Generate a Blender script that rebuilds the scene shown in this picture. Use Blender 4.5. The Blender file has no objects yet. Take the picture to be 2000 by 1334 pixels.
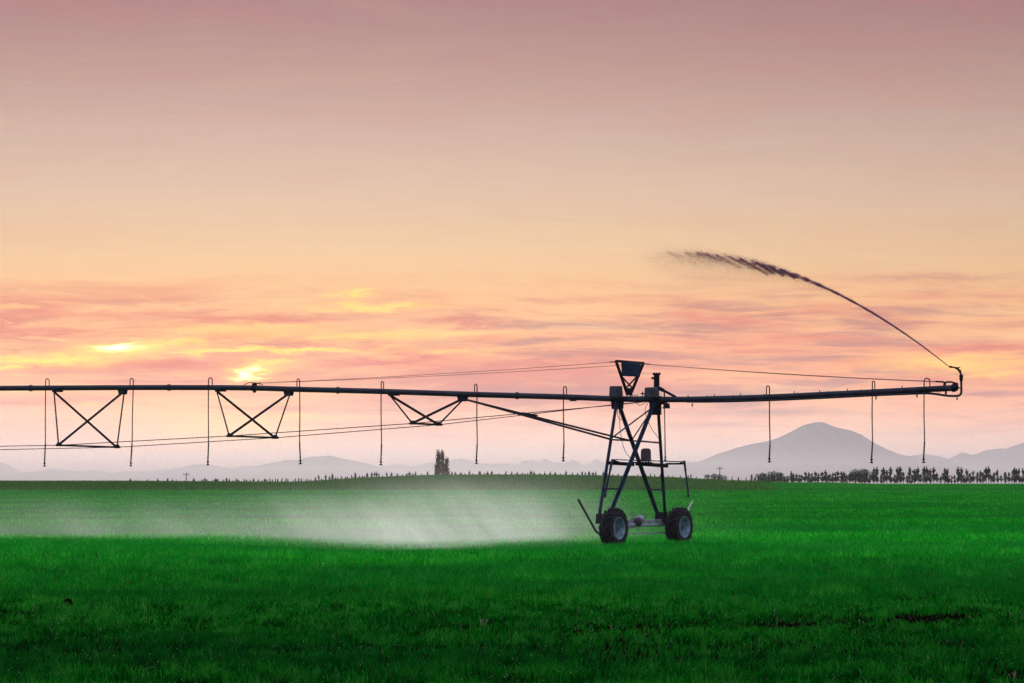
import bpy, math, random
import numpy as np
from mathutils import Vector, Matrix

rng = np.random.default_rng(7)
random.seed(7)
R = math.radians
sc = bpy.context.scene
col = sc.collection

# ------------------------------------------------------------------ camera
F = 6190.0          # focal length in photo pixels (2000 wide)
HZ = 950.0          # eye level in the photo
EYE = 1.7
cam = bpy.data.cameras.new("camera")
cam.sensor_width = 36.0
cam.lens = F / 2000.0 * 36.0
cam.shift_y = (HZ - 667.0) / 2000.0
cam.clip_start = 0.5
cam.clip_end = 120000.0
cam_o = bpy.data.objects.new("camera", cam)
cam_o.location = (0, 0, EYE)
cam_o.rotation_euler = (R(90), 0, 0)
col.objects.link(cam_o)
sc.camera = cam_o

def lin(c):
    return tuple(((v / 255.0) / 12.92 if v / 255.0 <= 0.04045 else ((v / 255.0 + 0.055) / 1.055) ** 2.4) for v in c)

# ------------------------------------------------------------------ world
SUN_AZ = math.atan2(497 - 1000, F)        # seen through the cloud, left of centre
SUN_EL = math.atan2(HZ - 727, F)
world = bpy.data.worlds.new("World")
sc.world = world
world.use_nodes = True
WT = world.node_tree
WT.nodes.clear()

class NB:
    """small helper that strings shader nodes together"""
    def __init__(self, tree):
        self.t = tree
    def n(self, kind, **kw):
        nd = self.t.nodes.new(kind)
        for k, v in kw.items():
            setattr(nd, k, v)
        return nd
    def set(self, sock, v):
        if isinstance(v, bpy.types.NodeSocket):
            self.t.links.new(v, sock)
        else:
            sock.default_value = v
    def m(self, op, a, b=None, c=None, clamp=False):
        nd = self.n('ShaderNodeMath', operation=op, use_clamp=clamp)
        self.set(nd.inputs[0], a)
        if b is not None: self.set(nd.inputs[1], b)
        if c is not None: self.set(nd.inputs[2], c)
        return nd.outputs[0]
    def mix(self, fac, a, b, mode='MIX'):
        nd = self.n('ShaderNodeMix', data_type='RGBA', blend_type=mode)
        self.set(nd.inputs[0], fac)
        for s, v in ((nd.inputs[6], a), (nd.inputs[7], b)):
            if isinstance(v, tuple) and len(v) == 3: v = (*v, 1)
            self.set(s, v)
        return nd.outputs[2]
    def ramp(self, fac, stops, interp='LINEAR'):
        nd = self.n('ShaderNodeValToRGB')
        cr = nd.color_ramp
        cr.interpolation = interp
        while len(cr.elements) < len(stops): cr.elements.new(0.5)
        for e, (p, c) in zip(cr.elements, stops):
            e.position = p
            e.color = (*c, 1) if len(c) == 3 else c
        self.set(nd.inputs[0], fac)
        return nd.outputs[0]
    def mr(self, v, a, b, c=0.0, d=1.0, smooth=True):
        nd = self.n('ShaderNodeMapRange', interpolation_type='SMOOTHSTEP' if smooth else 'LINEAR')
        nd.clamp = True
        self.set(nd.inputs[0], v)
        for i, x in zip((1, 2, 3, 4), (a, b, c, d)): self.set(nd.inputs[i], x)
        return nd.outputs[0]
    def xyz(self, x, y, z):
        nd = self.n('ShaderNodeCombineXYZ')
        for s, v in zip(nd.inputs, (x, y, z)): self.set(s, v)
        return nd.outputs[0]
    def sep(self, v):
        nd = self.n('ShaderNodeSeparateXYZ')
        self.set(nd.inputs[0], v)
        return nd.outputs
    def noise(self, vec, scale, detail=4, rough=0.55, dist=0.0):
        nd = self.n('ShaderNodeTexNoise')
        if vec is not None: self.set(nd.inputs['Vector'], vec)
        nd.inputs['Scale'].default_value = scale
        nd.inputs['Detail'].default_value = detail
        nd.inputs['Roughness'].default_value = rough
        nd.inputs['Distortion'].default_value = dist
        return nd.outputs['Fac']

def build_world():
    b = NB(WT)
    out = b.n('ShaderNodeOutputWorld')
    bg = b.n('ShaderNodeBackground')
    tc = b.n('ShaderNodeTexCoord')
    x, y, z = b.sep(tc.outputs['Generated'])
    U = b.m('MULTIPLY', b.m('ARCTAN2', x, y), F / 1000.0)        # thousandths of photo pixels, right of centre
    E = b.m('MULTIPLY', b.m('ARCSINE', z), F / 1000.0)           # the same, above eye level
    # wind-drawn cloud texture, stretched along the horizon
    big = b.noise(b.xyz(b.m('MULTIPLY', U, 0.9), b.m('MULTIPLY', E, 5.0), 3.7), 1.0, 3, 0.5, 0.3)
    tilt = b.m('ADD', E, b.m('MULTIPLY', b.m('SUBTRACT', big, 0.5), 0.10))
    st1 = b.noise(b.xyz(b.m('MULTIPLY', U, 1.7), b.m('MULTIPLY', tilt, 17.0), 1.3), 1.0, 4, 0.56, 0.25)
    st2 = b.noise(b.xyz(b.m('MULTIPLY', U, 3.6), b.m('MULTIPLY', tilt, 42.0), 9.1), 1.0, 3, 0.6, 0.3)
    st3 = b.noise(b.xyz(b.m('MULTIPLY', U, 7.5), b.m('MULTIPLY', tilt, 85.0), 2.2), 1.0, 4, 0.62, 0.5)
    wob = b.noise(b.xyz(b.m('MULTIPLY', U, 11.0), b.m('MULTIPLY', E, 52.0), 5.5), 1.0, 5, 0.66, 0.4)
    Ud = b.m('ADD', U, b.m('MULTIPLY', b.m('SUBTRACT', wob, 0.5), 0.20))
    Ed = b.m('ADD', tilt, b.m('MULTIPLY', b.m('SUBTRACT', wob, 0.5), 0.045))
    # clear-to-hazy gradient, looking towards the sunset
    L = lambda *c: lin(c)
    def S(r_, g_, b_, k=1.0): return tuple(c * k * 0.62 for c in lin((r_, g_, b_)))
    warm = b.ramp(b.m('DIVIDE', E, 10.0), [
        (0.0000, S(255, 184, 152, 2.2)), (0.0060, S(255, 184, 148, 2.0)), (0.0130, S(255, 168, 120, 1.65)),
        (0.0210, S(255, 158, 98, 1.38)), (0.0290, S(255, 168, 104, 1.30)), (0.0370, S(255, 188, 120, 1.24)),
        (0.0450, S(252, 206, 150, 1.10)), (0.0560, S(240, 202, 170, 1.04)), (0.0680, S(224, 188, 170)),
        (0.0800, S(204, 160, 150)), (0.0930, S(184, 134, 136)), (0.1300, (0.31, 0.21, 0.25)),
        (0.2600, (0.42, 0.40, 0.54)), (0.5000, (0.50, 0.56, 0.80)), (1.0000, (0.52, 0.64, 0.90))], 'LINEAR')
    cool = b.ramp(b.m('DIVIDE', E, 10.0), [
        (0.0, (0.36, 0.33, 0.44)), (0.06, (0.40, 0.36, 0.46)), (0.16, (0.42, 0.43, 0.58)),
        (0.5, (0.46, 0.54, 0.80)), (1.0, (0.52, 0.64, 0.90))])
    caz = b.m('COSINE', b.m('SUBTRACT', b.m('ARCTAN2', x, y), SUN_AZ))
    sky = b.mix(b.mr(caz, -0.5, 0.95), cool, warm)
    # the high sky is clearer: physical sky shows between the thin cloud
    nis = b.n('ShaderNodeTexSky', sky_type='NISHITA')
    nis.sun_disc = False
    nis.sun_elevation = SUN_EL
    nis.sun_rotation = SUN_AZ
    nis.altitude = 100
    nis_s = b.mix(1.0, nis.outputs[0], (0.15, 0.15, 0.15), 'MULTIPLY')
    sky = b.mix(b.mr(E, 1.4, 6.0, 0.0, 0.25), sky, nis_s)
    # brighter towards the sun's side, duller away from it
    side = b.m('DIVIDE', b.m('ADD', U, 0.55), 1.55)
    near = b.m('EXPONENT', b.m('MULTIPLY', b.m('MULTIPLY', side, side), -1.0))
    fwd = b.mr(caz, 0.3, 0.98)
    gain = b.m('ADD', 1.0, b.m('MULTIPLY', fwd, b.m('MULTIPLY_ADD', near, 0.20, -0.20)))
    sky = b.mix(1.0, sky, b.xyz(gain, gain, gain), 'MULTIPLY')
    # streaks of cloud in the low band
    band = b.m('MULTIPLY', b.mr(E, 0.06, 0.17), b.mr(E, 0.31, 0.43, 1.0, 0.07))
    s1 = b.m('MULTIPLY', b.mr(st1, 0.48, 0.64), band)
    s2 = b.m('MULTIPLY', b.mr(st2, 0.48, 0.66), band)
    sky = b.mix(b.m('MULTIPLY', s1, 0.90), sky, S(244, 106, 78, 1.0))
    sky = b.mix(b.m('MULTIPLY', b.m('MULTIPLY', s2, b.mr(U, -0.3, 0.4, 0.30, 0.80)), 0.95), sky, S(184, 92, 98))
    s3 = b.m('MULTIPLY', b.mr(st3, 0.50, 0.66), b.m('MULTIPLY', band, 0.55))
    sky = b.mix(s3, sky, S(238, 128, 100, 0.95))
    s4 = b.m('MULTIPLY', b.mr(st3, 0.46, 0.32), b.m('MULTIPLY', band, b.mr(U, -0.9, 0.3, 0.55, 0.15)))
    sky = b.mix(s4, sky, S(255, 206, 110, 1.5))
    pale = b.m('MULTIPLY', b.mr(st1, 0.47, 0.30), b.m('MULTIPLY', band, 0.6))
    sky = b.mix(pale, sky, S(255, 200, 132, 1.3))
    # named streaks:  u, v, half-length, half-height (photo pixels), strength
    D = b.xyz(Ud, Ed, 0.0)
    def streaks(sky, rows, colour):
        tot = None
        for (u, v, a, h, k) in rows:
            ma = b.n('ShaderNodeVectorMath', operation='MULTIPLY_ADD')
            b.set(ma.inputs[0], D)
            ma.inputs[1].default_value = (1000.0 / a, 1000.0 / h, 0)
            ma.inputs[2].default_value = (-(u - 1000.0) / a, -(HZ - v) / h, 0)
            dt = b.n('ShaderNodeVectorMath', operation='DOT_PRODUCT')
            b.set(dt.inputs[0], ma.outputs[0]); b.set(dt.inputs[1], ma.outputs[0])
            g = b.m('SUBTRACT', math.log(k), dt.outputs['Value'])
            tot = g if tot is None else b.m('MAXIMUM', tot, g)
        return b.mix(b.m('MINIMUM', b.m('EXPONENT', tot), 1.0), sky, colour)
    sky = streaks(sky, [(300, 704, 190, 14, 1.0), (760, 706, 140, 9, .9), (500, 622, 190, 10, .75), (180, 615, 200, 8, .5), (900, 632, 120, 8, .6), (1900, 668, 160, 13, .85),
                        (1560, 650, 150, 9, .45), (60, 640, 150, 7, .4), (940, 665, 80, 8, .6), (1420, 660, 170, 10, .5)], S(246, 84, 66, 1.0))
    sky = streaks(sky, [(1080, 632, 170, 8, .6), (1320, 634, 150, 10, .6), (1040, 672, 60, 7, .7), (1040, 690, 90, 4, .5),
                        (1250, 700, 150, 8, .4), (1000, 765, 260, 12, .55), (1420, 766, 160, 10, .6), (1450, 800, 200, 9, .4),
                        (900, 790, 200, 7, .4), (1800, 540, 160, 7, .35), (60, 668, 70, 5, .4)], S(176, 84, 96))
    sky = streaks(sky, [(110, 692, 150, 12, .85), (440, 679, 90, 6, .95), (560, 681, 170, 5, .8), (800, 655, 170, 12, .35),
                        (10, 710, 36, 6, .95), (735, 601, 100, 6, .62), (700, 582, 40, 5, .55), (470, 645, 190, 12, .4),
                        (600, 808, 70, 5, .65), (480, 822, 90, 5, .55), (1860, 708, 150, 22, .6), (1930, 730, 80, 12, .5),
                        (225, 674, 90, 13, .9), (500, 718, 46, 16, .95), (520, 702, 70, 6, .7), (430, 850, 190, 50, .55), (560, 815, 120, 8, .5), (740, 655, 160, 6, .5), (330, 664, 120, 8, .6), (900, 690, 120, 6, .4)], (1.35, 0.72, 0.03))
    sky = streaks(sky, [(222, 671, 30, 5.5, 1.1), (497, 719, 15, 9, 1.2), (525, 724, 10, 3.5, .6)], (2.6, 2.2, 0.8))
    b.set(bg.inputs[0], sky)
    bg.inputs[1].default_value = 1.0
    WT.links.new(bg.outputs[0], out.inputs[0])
build_world()
try:
    world.cycles.sampling_method = 'MANUAL'
    world.cycles.sample_map_resolution = 1024
except Exception:
    pass

# ------------------------------------------------------------------ sun (veiled by cloud)
sun = bpy.data.lights.new("sun", 'SUN')
sun.energy = 1.2
sun.angle = R(10)
sun.color = (1.0, 0.86, 0.74)
sun_o = bpy.data.objects.new("sun", sun)
sd = Vector((math.sin(SUN_AZ) * math.cos(SUN_EL), math.cos(SUN_AZ) * math.cos(SUN_EL), math.sin(SUN_EL)))
sun_o.rotation_euler = sd.to_track_quat('Z', 'Y').to_euler()
sun_o.location = (-8, 120, 30)
col.objects.link(sun_o)

# ------------------------------------------------------------------ render / view
sc.render.engine = 'CYCLES'
sc.view_settings.view_transform = 'Standard'
sc.view_settings.look = 'None'
sc.view_settings.exposure = 0.45
sc.view_settings.gamma = 1.0
sc.view_settings.use_curve_mapping = False
cy = sc.cycles
cy.use_denoising = True
try:
    cy.denoiser = 'OPENIMAGEDENOISE'
    cy.denoising_input_passes = 'RGB_ALBEDO_NORMAL'
    cy.denoising_prefilter = 'NONE'
except Exception:
    pass
cy.max_bounces = 7
cy.diffuse_bounces = 2
cy.glossy_bounces = 2
cy.transmission_bounces = 4
cy.transparent_max_bounces = 8
cy.volume_bounces = 2
cy.volume_step_rate = 1.0
cy.volume_max_steps = 256

# ------------------------------------------------------------------ helpers
def tag(o, label=None, cat=None, group=None, kind=None):
    if label: o['label'] = label
    if cat: o['category'] = cat
    if group: o['group'] = group
    if kind: o['kind'] = kind
    return o

def empty(name, loc, rz=0.0):
    o = bpy.data.objects.new(name, None)
    o.empty_display_size = 0.3
    o.location = loc
    o.rotation_euler = (0, 0, rz)
    col.objects.link(o)
    return o

def mesh_from(name, V, Fc, smooth=False):
    me = bpy.data.meshes.new(name)
    me.from_pydata([tuple(v) for v in V], [], [tuple(f) for f in Fc])
    if smooth:
        me.polygons.foreach_set('use_smooth', [True] * len(me.polygons))
    me.update()
    return me

def np_mesh(name, V, tris=None, quads=None, attrs=None):
    """large mesh straight from numpy arrays"""
    me = bpy.data.meshes.new(name)
    V = np.ascontiguousarray(V, dtype=np.float32)
    loops = []; starts = []; n0 = 0
    if quads is not None and len(quads):
        loops.append(quads.ravel()); starts.append(np.arange(len(quads)) * 4); n0 = len(quads) * 4
    if tris is not None and len(tris):
        loops.append(tris.ravel()); starts.append(n0 + np.arange(len(tris)) * 3)
    loops = np.concatenate(loops).astype(np.int32)
    starts = np.concatenate(starts).astype(np.int32)
    me.vertices.add(len(V)); me.vertices.foreach_set('co', V.ravel())
    me.loops.add(len(loops)); me.loops.foreach_set('vertex_index', loops)
    me.polygons.add(len(starts)); me.polygons.foreach_set('loop_start', starts)
    if attrs:
        for k, a in attrs.items():
            at = me.attributes.new(k, 'FLOAT', 'POINT')
            at.data.foreach_set('value', np.ascontiguousarray(a, dtype=np.float32))
    me.update(calc_edges=True)
    me.validate()
    return me

def obj(name, me, mat, parent=None, loc=(0, 0, 0)):
    o = bpy.data.objects.new(name, me)
    if mat is not None and not me.materials:
        me.materials.append(mat)
    o.location = loc
    if parent is not None: o.parent = parent
    col.objects.link(o)
    return o

class MB:
    """collects shapes into one mesh"""
    def __init__(self, base=(0, 0, 0)):
        self.V = []; self.F = []; self.base = Vector(base); self.smooth_from = []
    def add(self, V, Fc):
        k = len(self.V)
        self.V += [Vector(v) - self.base for v in V]
        self.F += [tuple(i + k for i in f) for f in Fc]
        return self
    def tube(self, pts, r, n=8, caps=True):
        pts = [Vector(p) for p in pts]
        rr = r if isinstance(r, (list, tuple)) else [r] * len(pts)
        V = []; Fc = []
        prev = None
        for i, p in enumerate(pts):
            d = (pts[min(i + 1, len(pts) - 1)] - pts[max(i - 1, 0)]).normalized()
            if prev is None:
                a = d.cross(Vector((0, 0, 1)))
                if a.length < 0.05: a = d.cross(Vector((0, 1, 0)))
                a.normalize()
            else:
                a = (prev - d * prev.dot(d)).normalized()
            prev = a
            c = d.cross(a)
            for k in range(n):
                t = 2 * math.pi * (k + 0.5) / n
                V.append(p + (a * math.cos(t) + c * math.sin(t)) * rr[i])
        for i in range(len(pts) - 1):
            for k in range(n):
                k2 = (k + 1) % n
                Fc.append((i * n + k, i * n + k2, (i + 1) * n + k2, (i + 1) * n + k))
        if caps:
            Fc.append(tuple(range(n - 1, -1, -1)))
            Fc.append(tuple(range((len(pts) - 1) * n, len(pts) * n)))
        return self.add(V, Fc)
    def bar(self, p, q, w, h, up=(0, 0, 1)):
        """rectangular bar from p to q"""
        p = Vector(p); q = Vector(q)
        d = (q - p).normalized(); up = Vector(up)
        a = d.cross(up)
        if a.length < 0.05: a = d.cross(Vector((0, 1, 0)))
        a.normalize(); c = a.cross(d).normalized()
        V = []
        for e in (p, q):
            for (i, j) in ((-1, -1), (1, -1), (1, 1), (-1, 1)):
                V.append(e + a * (w / 2 * i) + c * (h / 2 * j))
        return self.add(V, [(0, 3, 2, 1), (4, 5, 6, 7), (0, 1, 5, 4), (1, 2, 6, 5), (2, 3, 7, 6), (3, 0, 4, 7)])
    def angle(self, p, q, w, th, up=(0, 0, 1)):
        """steel angle (L section) from p to q"""
        p = Vector(p); q = Vector(q)
        d = (q - p).normalized(); up = Vector(up)
        a = d.cross(up)
        if a.length < 0.05: a = d.cross(Vector((0, 1, 0)))
        a.normalize(); c = a.cross(d).normalized()
        sec = [(0, 0), (w, 0), (w, th), (th, th), (th, w), (0, w)]
        V = []
        for e in (p, q):
            for (i, j) in sec:
                V.append(e + a * (i - w / 2) + c * (j - w / 2))
        n = 6
        Fc = [(k, (k + 1) % n, n + (k + 1) % n, n + k) for k in range(n)]
        Fc += [(0, 3, 2, 1), (0, 5, 4, 3), (6, 7, 8, 9), (6, 9, 10, 11)]
        return self.add(V, Fc)
    def box(self, c, ax, ay, az, taper=1.0):
        """box on centre c with half-axis vectors; taper shrinks the top"""
        c = Vector(c); ax = Vector(ax); ay = Vector(ay); az = Vector(az)
        V = []
        for s, k in ((-1, 1.0), (1, taper)):
            for (i, j) in ((-1, -1), (1, -1), (1, 1), (-1, 1)):
                V.append(c + ax * (i * k) + ay * (j * k) + az * s)
        return self.add(V, [(0, 3, 2, 1), (4, 5, 6, 7), (0, 1, 5, 4), (1, 2, 6, 5), (2, 3, 7, 6), (3, 0, 4, 7)])
    def lathe(self, c, axis, prof, n=24):
        """prof: (radius, along-axis) pairs"""
        c = Vector(c); d = Vector(axis).normalized()
        a = d.cross(Vector((0, 0, 1)))
        if a.length < 0.05: a = Vector((1, 0, 0))
        a.normalize(); e = d.cross(a)
        V = []; Fc = []
        for (r, h) in prof:
            for k in range(n):
                t = 2 * math.pi * k / n
                V.append(c + d * h + (a * math.cos(t) + e * math.sin(t)) * r)
        for i in range(len(prof) - 1):
            for k in range(n):
                k2 = (k + 1) % n
                Fc.append((i * n + k, i * n + k2, (i + 1) * n + k2, (i + 1) * n + k))
        return self.add(V, Fc)
    def ball(self, c, r, n=6, m=4, squash=1.0):
        prof = [(max(1e-4, r * math.sin(math.pi * i / m)), -r * squash * math.cos(math.pi * i / m)) for i in range(m + 1)]
        return self.lathe(c, (0, 0, 1), prof, n)
    def build(self, name, mat, parent=None, smooth=False, bevel=0.0):
        me = mesh_from(name, self.V, self.F, smooth)
        o = obj(name, me, mat, parent)
        if smooth:
            try:
                me.set_sharp_from_angle(angle=R(40))
            except Exception:
                pass
        if bevel:
            m = o.modifiers.new('bevel', 'BEVEL')
            m.width = bevel; m.segments = 2
        return o

# ------------------------------------------------------------------ materials
def mat_simple(name, base, rough=0.6, metal=0.0, spec=0.5, var=0.25, scale=6.0, second=None, bump=0.0):
    m = bpy.data.materials.new(name)
    m.use_nodes = True
    t = m.node_tree
    b = NB(t)
    p = t.nodes['Principled BSDF']
    tc = b.n('ShaderNodeTexCoord')
    f = b.noise(tc.outputs['Object'], scale, 5, 0.6)
    lo = tuple(c * (1 - var) for c in base)
    hi = second if second else tuple(min(1, c * (1 + var)) for c in base)
    c = b.mix(b.mr(f, 0.35, 0.65), lo, hi)
    b.set(p.inputs['Base Color'], c)
    b.set(p.inputs['Roughness'], b.mr(f, 0.3, 0.7, max(0.05, rough - 0.1), min(1, rough + 0.12)))
    p.inputs['Metallic'].default_value = metal
    p.inputs['Specular IOR Level'].default_value = spec
    if bump:
        bn = b.n('ShaderNodeBump')
        bn.inputs['Strength'].default_value = bump
        bn.inputs['Distance'].default_value = 0.02
        b.set(bn.inputs['Height'], b.noise(tc.outputs['Object'], scale * 5, 4, 0.6))
        b.set(p.inputs['Normal'], bn.outputs[0])
    return m

M = {
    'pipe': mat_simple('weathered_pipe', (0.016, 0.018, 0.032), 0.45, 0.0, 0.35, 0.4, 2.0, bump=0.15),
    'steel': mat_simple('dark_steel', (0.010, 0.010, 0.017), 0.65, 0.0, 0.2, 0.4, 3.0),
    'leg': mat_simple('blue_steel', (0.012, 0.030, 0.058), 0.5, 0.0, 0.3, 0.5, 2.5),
    'galv': mat_simple('galvanised', (0.34, 0.38, 0.42), 0.38, 0.35, 0.5, 0.35, 9.0),
    'rim': mat_simple('rim_paint', (0.20, 0.30, 0.36), 0.42, 0.15, 0.5, 0.45, 7.0),
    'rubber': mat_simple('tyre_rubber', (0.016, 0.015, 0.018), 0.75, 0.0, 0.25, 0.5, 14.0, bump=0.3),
    'hose': mat_simple('black_hose', (0.022, 0.016, 0.020), 0.6, 0.0, 0.3),
    'wire': mat_simple('steel_wire', (0.09, 0.04, 0.03), 0.6, 0.0, 0.3),
    'panel': mat_simple('blue_panel', (0.002, 0.024, 0.062), 0.6, 0.0, 0.15, 0.15),
    'boxgrey': mat_simple('grey_cabinet', (0.050, 0.052, 0.072), 0.5, 0.0, 0.4, 0.2),
    'motor': mat_simple('rusty_motor', (0.062, 0.045, 0.048), 0.6, 0.0, 0.3, 0.35),
    'wood': mat_simple('pole_wood', (0.08, 0.065, 0.055), 0.85),
    'bark': mat_simple('bark', (0.05, 0.042, 0.036), 0.9),
    'soil': mat_simple('soil', (0.010, 0.006, 0.004), 0.9, 0, 0.0, 0.5, 20.0, bump=0.5),
    'straw': mat_simple('straw', (0.34, 0.27, 0.15), 0.7),
}

# ------------------------------------------------------------------ terrain
def smooth(a, b, x):
    t = np.clip((x - a) / (b - a), 0, 1)
    return t * t * (3 - 2 * t)

_gy = np.array([-400, -50, 0, 30, 55, 70, 78, 90, 105, 130, 200, 300, 400.])
_gz = np.array([0.2, 0.02, 0.0, 0.0, 0.03, 0.07, 0.06, 0.03, 0.02, 0.10, 0.40, 0.75, 1.15])
_cu = np.array([-600, 0, 200, 400, 560, 700, 860, 1000, 1150, 1300, 1450, 1600, 1720, 2000, 2600.])
_cv = np.array([937, 938, 938.5, 939, 940, 933, 926.5, 925.5, 927.5, 931, 937, 942, 945.5, 946, 946.])
_cx = (_cu - 1000) * 600 / F
_cz = EYE + (HZ - _cv) * 600 / F - 0.42 * (_cu < 1500) - 0.10
_bu = np.array([-600, 0, 400, 800, 1100, 1400, 1600, 2000, 2600.])
_bv = np.array([956, 956, 954, 944, 943, 944, 945.5, 945, 945.])
_bx = (_bu - 1000) * 900 / F
_bz = EYE + (HZ - _bv) * 900 / F

def pchip(xs, ys, q):
    """monotone smooth interpolation"""
    h = np.diff(xs); d = np.diff(ys) / h
    m = np.zeros_like(ys)
    for i in range(1, len(xs) - 1):
        if d[i - 1] * d[i] > 0:
            w1 = 2 * h[i] + h[i - 1]; w2 = h[i] + 2 * h[i - 1]
            m[i] = (w1 + w2) / (w1 / d[i - 1] + w2 / d[i])
    q = np.clip(q, xs[0], xs[-1])
    i = np.clip(np.searchsorted(xs, q) - 1, 0, len(xs) - 2)
    t = (q - xs[i]) / h[i]
    return ((1 + 2 * t) * (1 - t) ** 2 * ys[i] + t * (1 - t) ** 2 * h[i] * m[i]
            + t * t * (3 - 2 * t) * ys[i + 1] + t * t * (t - 1) * h[i] * m[i + 1])

def ground_z(x, y):
    x = np.asarray(x, float); y = np.asarray(y, float)
    z = pchip(_gy, _gz, np.minimum(y, 400))
    # hollow behind the near rise, where the spray gathers
    z = z - 0.20 * np.exp(-((x + 3.0) / 4.0) ** 2) * smooth(74, 86, y) * (1 - smooth(105, 150, y))
    z = z + 0.10 * (1 - np.exp(-((x + 2.5) / 5.0) ** 2)) * smooth(55, 74, y) * (1 - smooth(78, 86, y))
    # gentle unevenness
    z = z + 0.018 * np.sin(x * 0.9 + 0.7 * np.sin(y * 0.31)) * np.sin(y * 0.55 + 1.3) * (np.abs(y) < 200)
    z = z + 0.05 * np.sin(x * 0.13 + 2.0) * np.sin(y * 0.05) * smooth(100, 160, y)
    cz = pchip(_cx, _cz, x * np.where(y > 450, 600 / np.maximum(y, 450), 1))
    z = z + (cz - 1.15) * smooth(400, 600, y)
    bz = pchip(_bx, _bz, x * 900 / np.maximum(y, 600))
    z = z + (bz - cz) * smooth(620, 880, y)
    z = z + (-3.0 - bz) * smooth(1500, 3000, y)
    return z

def track_mask(x, y):
    """bare soil in the wheel ruts of earlier passes (1 = bare)"""
    u = 1000 + F * x / np.maximum(y, 1)
    n = np.sin(u * 0.021 + 1.0) * 0.5 + np.sin(u * 0.053 + y) * 0.3 + np.sin(u * 0.13 + 2 * y) * 0.2
    xs = np.array([-40, -8, -3, 0, 2.5, 4.2, 5.6, 7.0, 9.0, 40.])
    m = np.zeros_like(x)
    for ys, hw, k0, k1, amp in (
        (np.array([38.0, 37.2, 37.0, 37.2, 37.8, 38.8, 40.2, 41.6, 44.0, 90]), 1.55, -1.5, 3.2, 1.0),
        (np.array([47.0, 45, 43.6, 43.0, 43.4, 44.4, 46.4, 48.8, 51, 90]), 1.1, 1.5, 6.0, 0.8),
        (np.array([54.0, 53, 51.5, 51, 51.5, 52.4, 54.5, 57, 60, 90]), 1.2, 2.0, 6.0, 0.6),
        (np.array([33.0, 32.5, 32.6, 33.0, 33.0, 33.2, 34, 35, 37, 90]), 1.3, -4.0, -1.0, 0.6)):
        yc = np.interp(x, xs, ys)
        d = np.abs(y - yc) / hw
        s = amp * (0.30 + 0.70 * smooth(k0, k1, x)) * np.clip(1.15 - d ** 2, 0, 1) * np.clip(0.75 + 0.6 * n, 0, 1)
        m = np.maximum(m, s)
    # the ruts in the photo seem to break up into patches
    return np.clip(m, 0, 1)

def build_ground():
    n = 420
    a = np.linspace(-1, 1, n)
    def axis(span, k): return np.sinh(a * k) / math.sinh(k) * span
    xs = axis(30000, 10.2)
    ys = 60 + axis(30000, 9.0)
    ys = np.unique(np.concatenate([ys, np.linspace(20, 130, 180), np.linspace(130, 1000, 240)]))
    X, Y = np.meshgrid(xs, ys)
    Z = ground_z(X, Y)
    V = np.stack([X, Y, Z], -1).reshape(-1, 3)
    ny, nx = X.shape
    i = np.arange(ny - 1)[:, None] * nx + np.arange(nx - 1)[None, :]
    q = np.stack([i, i + 1, i + nx + 1, i + nx], -1).reshape(-1, 4)
    me = np_mesh('ground', V, quads=q)
    me.polygons.foreach_set('use_smooth', [True] * len(me.polygons))
    m = bpy.data.materials.new('field')
    m.use_nodes = True
    b = NB(m.node_tree)
    p = m.node_tree.nodes['Principled BSDF']
    geo = b.n('ShaderNodeNewGeometry')
    x, y, z = b.sep(geo.outputs['Position'])
    patch = b.noise(b.xyz(b.m('MULTIPLY', x, 0.05), b.m('MULTIPLY', y, 0.02), 0.0), 1.0, 4, 0.6)
    fine = b.noise(geo.outputs['Position'], 3.0, 6, 0.7)
    grass = b.mix(b.mr(fine, 0.35, 0.65), (0.003, 0.110, 0.007), (0.020, 0.370, 0.025))
    band = b.noise(b.xyz(b.m('MULTIPLY', x, 0.012), b.m('MULTIPLY', y, 0.055), 4.0), 1.0, 4, 0.6)
    grass = b.mix(b.m('MULTIPLY', b.mr(band, 0.44, 0.62), 0.65), grass, (0.004, 0.110, 0.016))
    grass = b.mix(b.m('MULTIPLY', b.mr(patch, 0.45, 0.65), 0.5), grass, (0.006, 0.150, 0.018))
    soil = b.mix(fine, (0.002, 0.0015, 0.001), (0.010, 0.006, 0.004))
    near = b.mr(y, 62.0, 110.0)
    c = b.mix(near, soil, grass)
    crop = b.mix(b.mr(fine, 0.35, 0.65), (0.012, 0.085, 0.014), (0.050, 0.170, 0.030))
    edge = b.m('ADD', y, b.m('MULTIPLY', patch, 6.0))
    lat = b.m('ADD', b.m('DIVIDE', x, y), b.m('MULTIPLY', patch, 0.03))
    c = b.mix(b.m('MULTIPLY', b.mr(edge, 402.0, 406.0), b.mr(lat, 0.054, 0.100, 1.0, 0.0)), c, crop)
    far = b.mix(b.noise(geo.outputs['Position'], 0.002, 4, 0.6), (0.02, 0.045, 0.02), (0.05, 0.07, 0.03))
    c = b.mix(b.mr(y, 700.0, 1100.0), c, far)
    b.set(p.inputs['Base Color'], c)
    p.inputs['Roughness'].default_value = 0.95
    p.inputs['Specular IOR Level'].default_value = 0.0
    bn = b.n('ShaderNodeBump')
    bn.inputs['Strength'].default_value = 0.6
    bn.inputs['Distance'].default_value = 0.1
    b.set(bn.inputs['Height'], fine)
    b.set(p.inputs['Normal'], bn.outputs[0])
    o = obj('ground', me, m)
    tag(o, 'gently rising green field running to the horizon', kind='structure')
build_ground()

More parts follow.
